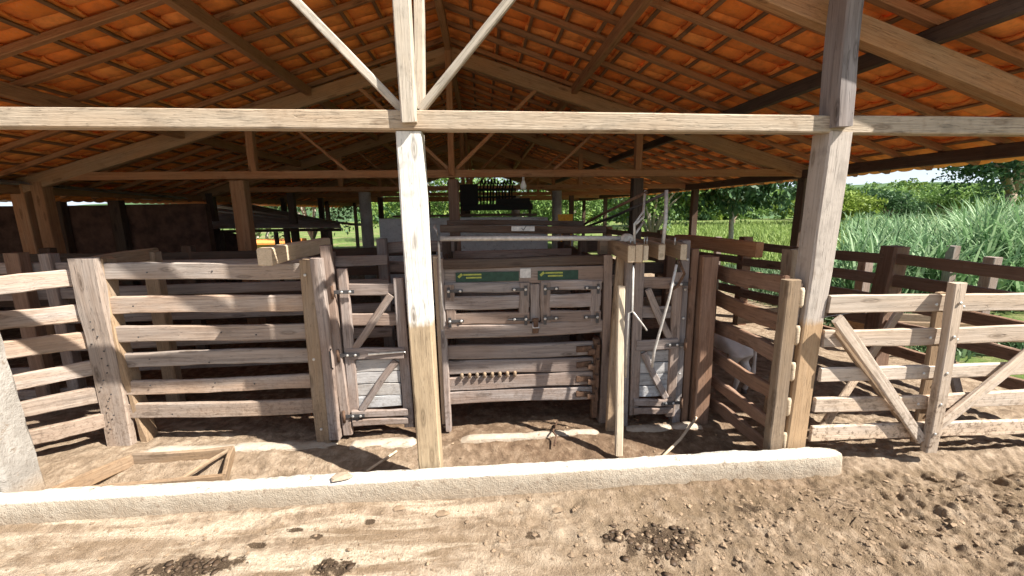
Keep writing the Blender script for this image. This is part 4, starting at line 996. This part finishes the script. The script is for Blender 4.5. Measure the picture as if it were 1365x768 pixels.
# forest on the slope: cannot be counted
hillV = []; hx = np.linspace(-260, 520, 90); hy = np.linspace(62, 420, 50)
HX, HY = np.meshgrid(hx, hy)
def hill(x, y):
    x = np.asarray(x, float); y = np.asarray(y, float)
    b = smooth(58, 180, y+x*.25)*4+smooth(150, 380, y+x*.1)*9
    b += 10*np.exp(-(((x-400)/110)**2+((y-345)/60)**2))
    return b*(1+fbm(x*.02, y*.02, 3)*.5)-.3
HZ = hill(HX, HY); i = np.arange(49)[:, None]*90+np.arange(89)[None, :]; q = np.stack([i, i+1, i+91, i+90], -1).reshape(-1, 4)
hm = simple('hill_green', (.055, .10, .035), .95, 0, .5, .08, .3)
tag(place('hill', mesh('hill', np.stack([HX, HY, HZ], -1).reshape(-1, 3).tolist(), [tuple(map(int, f)) for f in q], hm, True)), kind='structure')
packs = {'leaf_mid': [], 'leaf_dark': [], 'leaf_yellow': []}
for k in range(900):
    a = R(U(-12, 62)); d = 64+340*random.random()**1.7; x = d*math.sin(a)*1.2; y = d*math.cos(a)
    if y < 60 or y > 410 or x > 500: continue
    z = float(hill(x, y)); s = U(1.7, 2.6)+d*.008
    packs[random.choice(['leaf_mid', 'leaf_mid', 'leaf_dark', 'leaf_yellow'])].append(leaves(200, (x, y, z+s*.5), (s, s, s*.75), s*.24, .2, aspect=.8, clump=10, seed=1000+k))
for k, v in packs.items():
    o = place('forest', leafmesh('forest', v, k)); tag(o, {'leaf_mid': 'green forest canopy covering the hill slope', 'leaf_dark': 'darker crowns scattered through the hill forest', 'leaf_yellow': 'yellow green crowns scattered through the hill forest'}[k], 'forest', kind='stuff')
# blades: tall cane and field grass
def blades(n, fx, hmin, hmax, wid, seed, seg=4, bend=.8, tuft=1, zoff=0):
    r = np.random.default_rng(seed)
    x, y = fx(r, n); h = hmin+(hmax-hmin)*r.random(n); a = r.random(n)*2*np.pi; lean = bend*(.3+.9*r.random(n))
    z0 = hgt(x, y) if zoff == 0 else np.zeros(n)
    z0 = z0+zoff*h*r.random(n)*.55
    dx, dy = np.cos(a), np.sin(a); V = np.zeros((n, (seg+1)*2, 3))
    for s in range(seg+1):
        t = s/seg; out = lean*h*t**1.8*.75; up = h*(t-.48*np.minimum(lean, 1.3)*t**2.6)
        w = wid*(1-t)**.7*(.6+.8*np.minimum(t*4, 1))*.5+.001
        for e, sg_ in ((0, -1), (1, 1)):
            V[:, s*2+e, 0] = x+dx*out-dy*w*sg_; V[:, s*2+e, 1] = y+dy*out+dx*w*sg_; V[:, s*2+e, 2] = z0+up
    base = (np.arange(n)*(seg+1)*2)[:, None]
    Fc = np.concatenate([base+np.array([[2*s, 2*s+1, 2*s+3, 2*s+2]]) for s in range(seg)], 0)
    tone = np.tile(r.random(n), seg)
    return V.reshape(-1, 3), Fc, tone
def canex(r, n):
    # tall stand to the right, lower toward the left
    t = r.random(n); y = 6.2+20*r.random(n)**1.5; x = np.maximum(6.4, y*.93)+(1.5+y*1.1)*r.random(n)
    k = max(1, n//22); ci = r.integers(0, k, n); cxx = x[:k][ci]; cyy = y[:k][ci]
    return cxx+r.normal(size=n)*.16, cyy+r.normal(size=n)*.16
pk = [blades(15000, canex, .7, 1.5, .042, 4, 5, .85, zoff=.6)]
def canetall(r, n):
    k = max(1, n//30); cy_ = 6.8+5*r.random(k); cx_ = 9.0+3.6*r.random(k)+(cy_-6.8)*1.15; ci = r.integers(0, k, n)
    return cx_[ci]+r.normal(size=n)*.18, cy_[ci]+r.normal(size=n)*.18
pk.append(blades(6500, canetall, 1.0, 2.0, .046, 5, 5, .8, zoff=.5))
tag(place('tall_cane', leafmesh('tall_cane', pk, 'cane')), 'tall arching cane grass growing outside the right pen fence', 'cane', kind='stuff')
def fieldx(r, n):
    y = 11+36*r.random(n)**1.3; x = y*(.35+.75*r.random(n))+1.5; x = np.where(x < 6.5, 6.5+r.random(n)*6, x); return x, y
tag(place('field_grass', leafmesh('field_grass', [blades(26000, fieldx, .25, .55, .05, 9, 2, .6)], 'grass')), 'bright green knee high crop filling the field beyond the pen', 'crop', kind='stuff')
def weedx(r, n):
    y = 4.3+7*r.random(n); x = 5.0+2.2*r.random(n)+(y-4)*.1; k = max(1, n//14); ci = r.integers(0, k, n)
    return x[:k][ci]+r.normal(size=n)*.10, y[:k][ci]+r.normal(size=n)*.10
tag(place('weeds', leafmesh('weeds', [blades(7000, weedx, .12, .42, .035, 12, 2, .9)], 'leaf_pale')), 'low green weeds along the outside of the pen fence', 'weeds', kind='stuff')
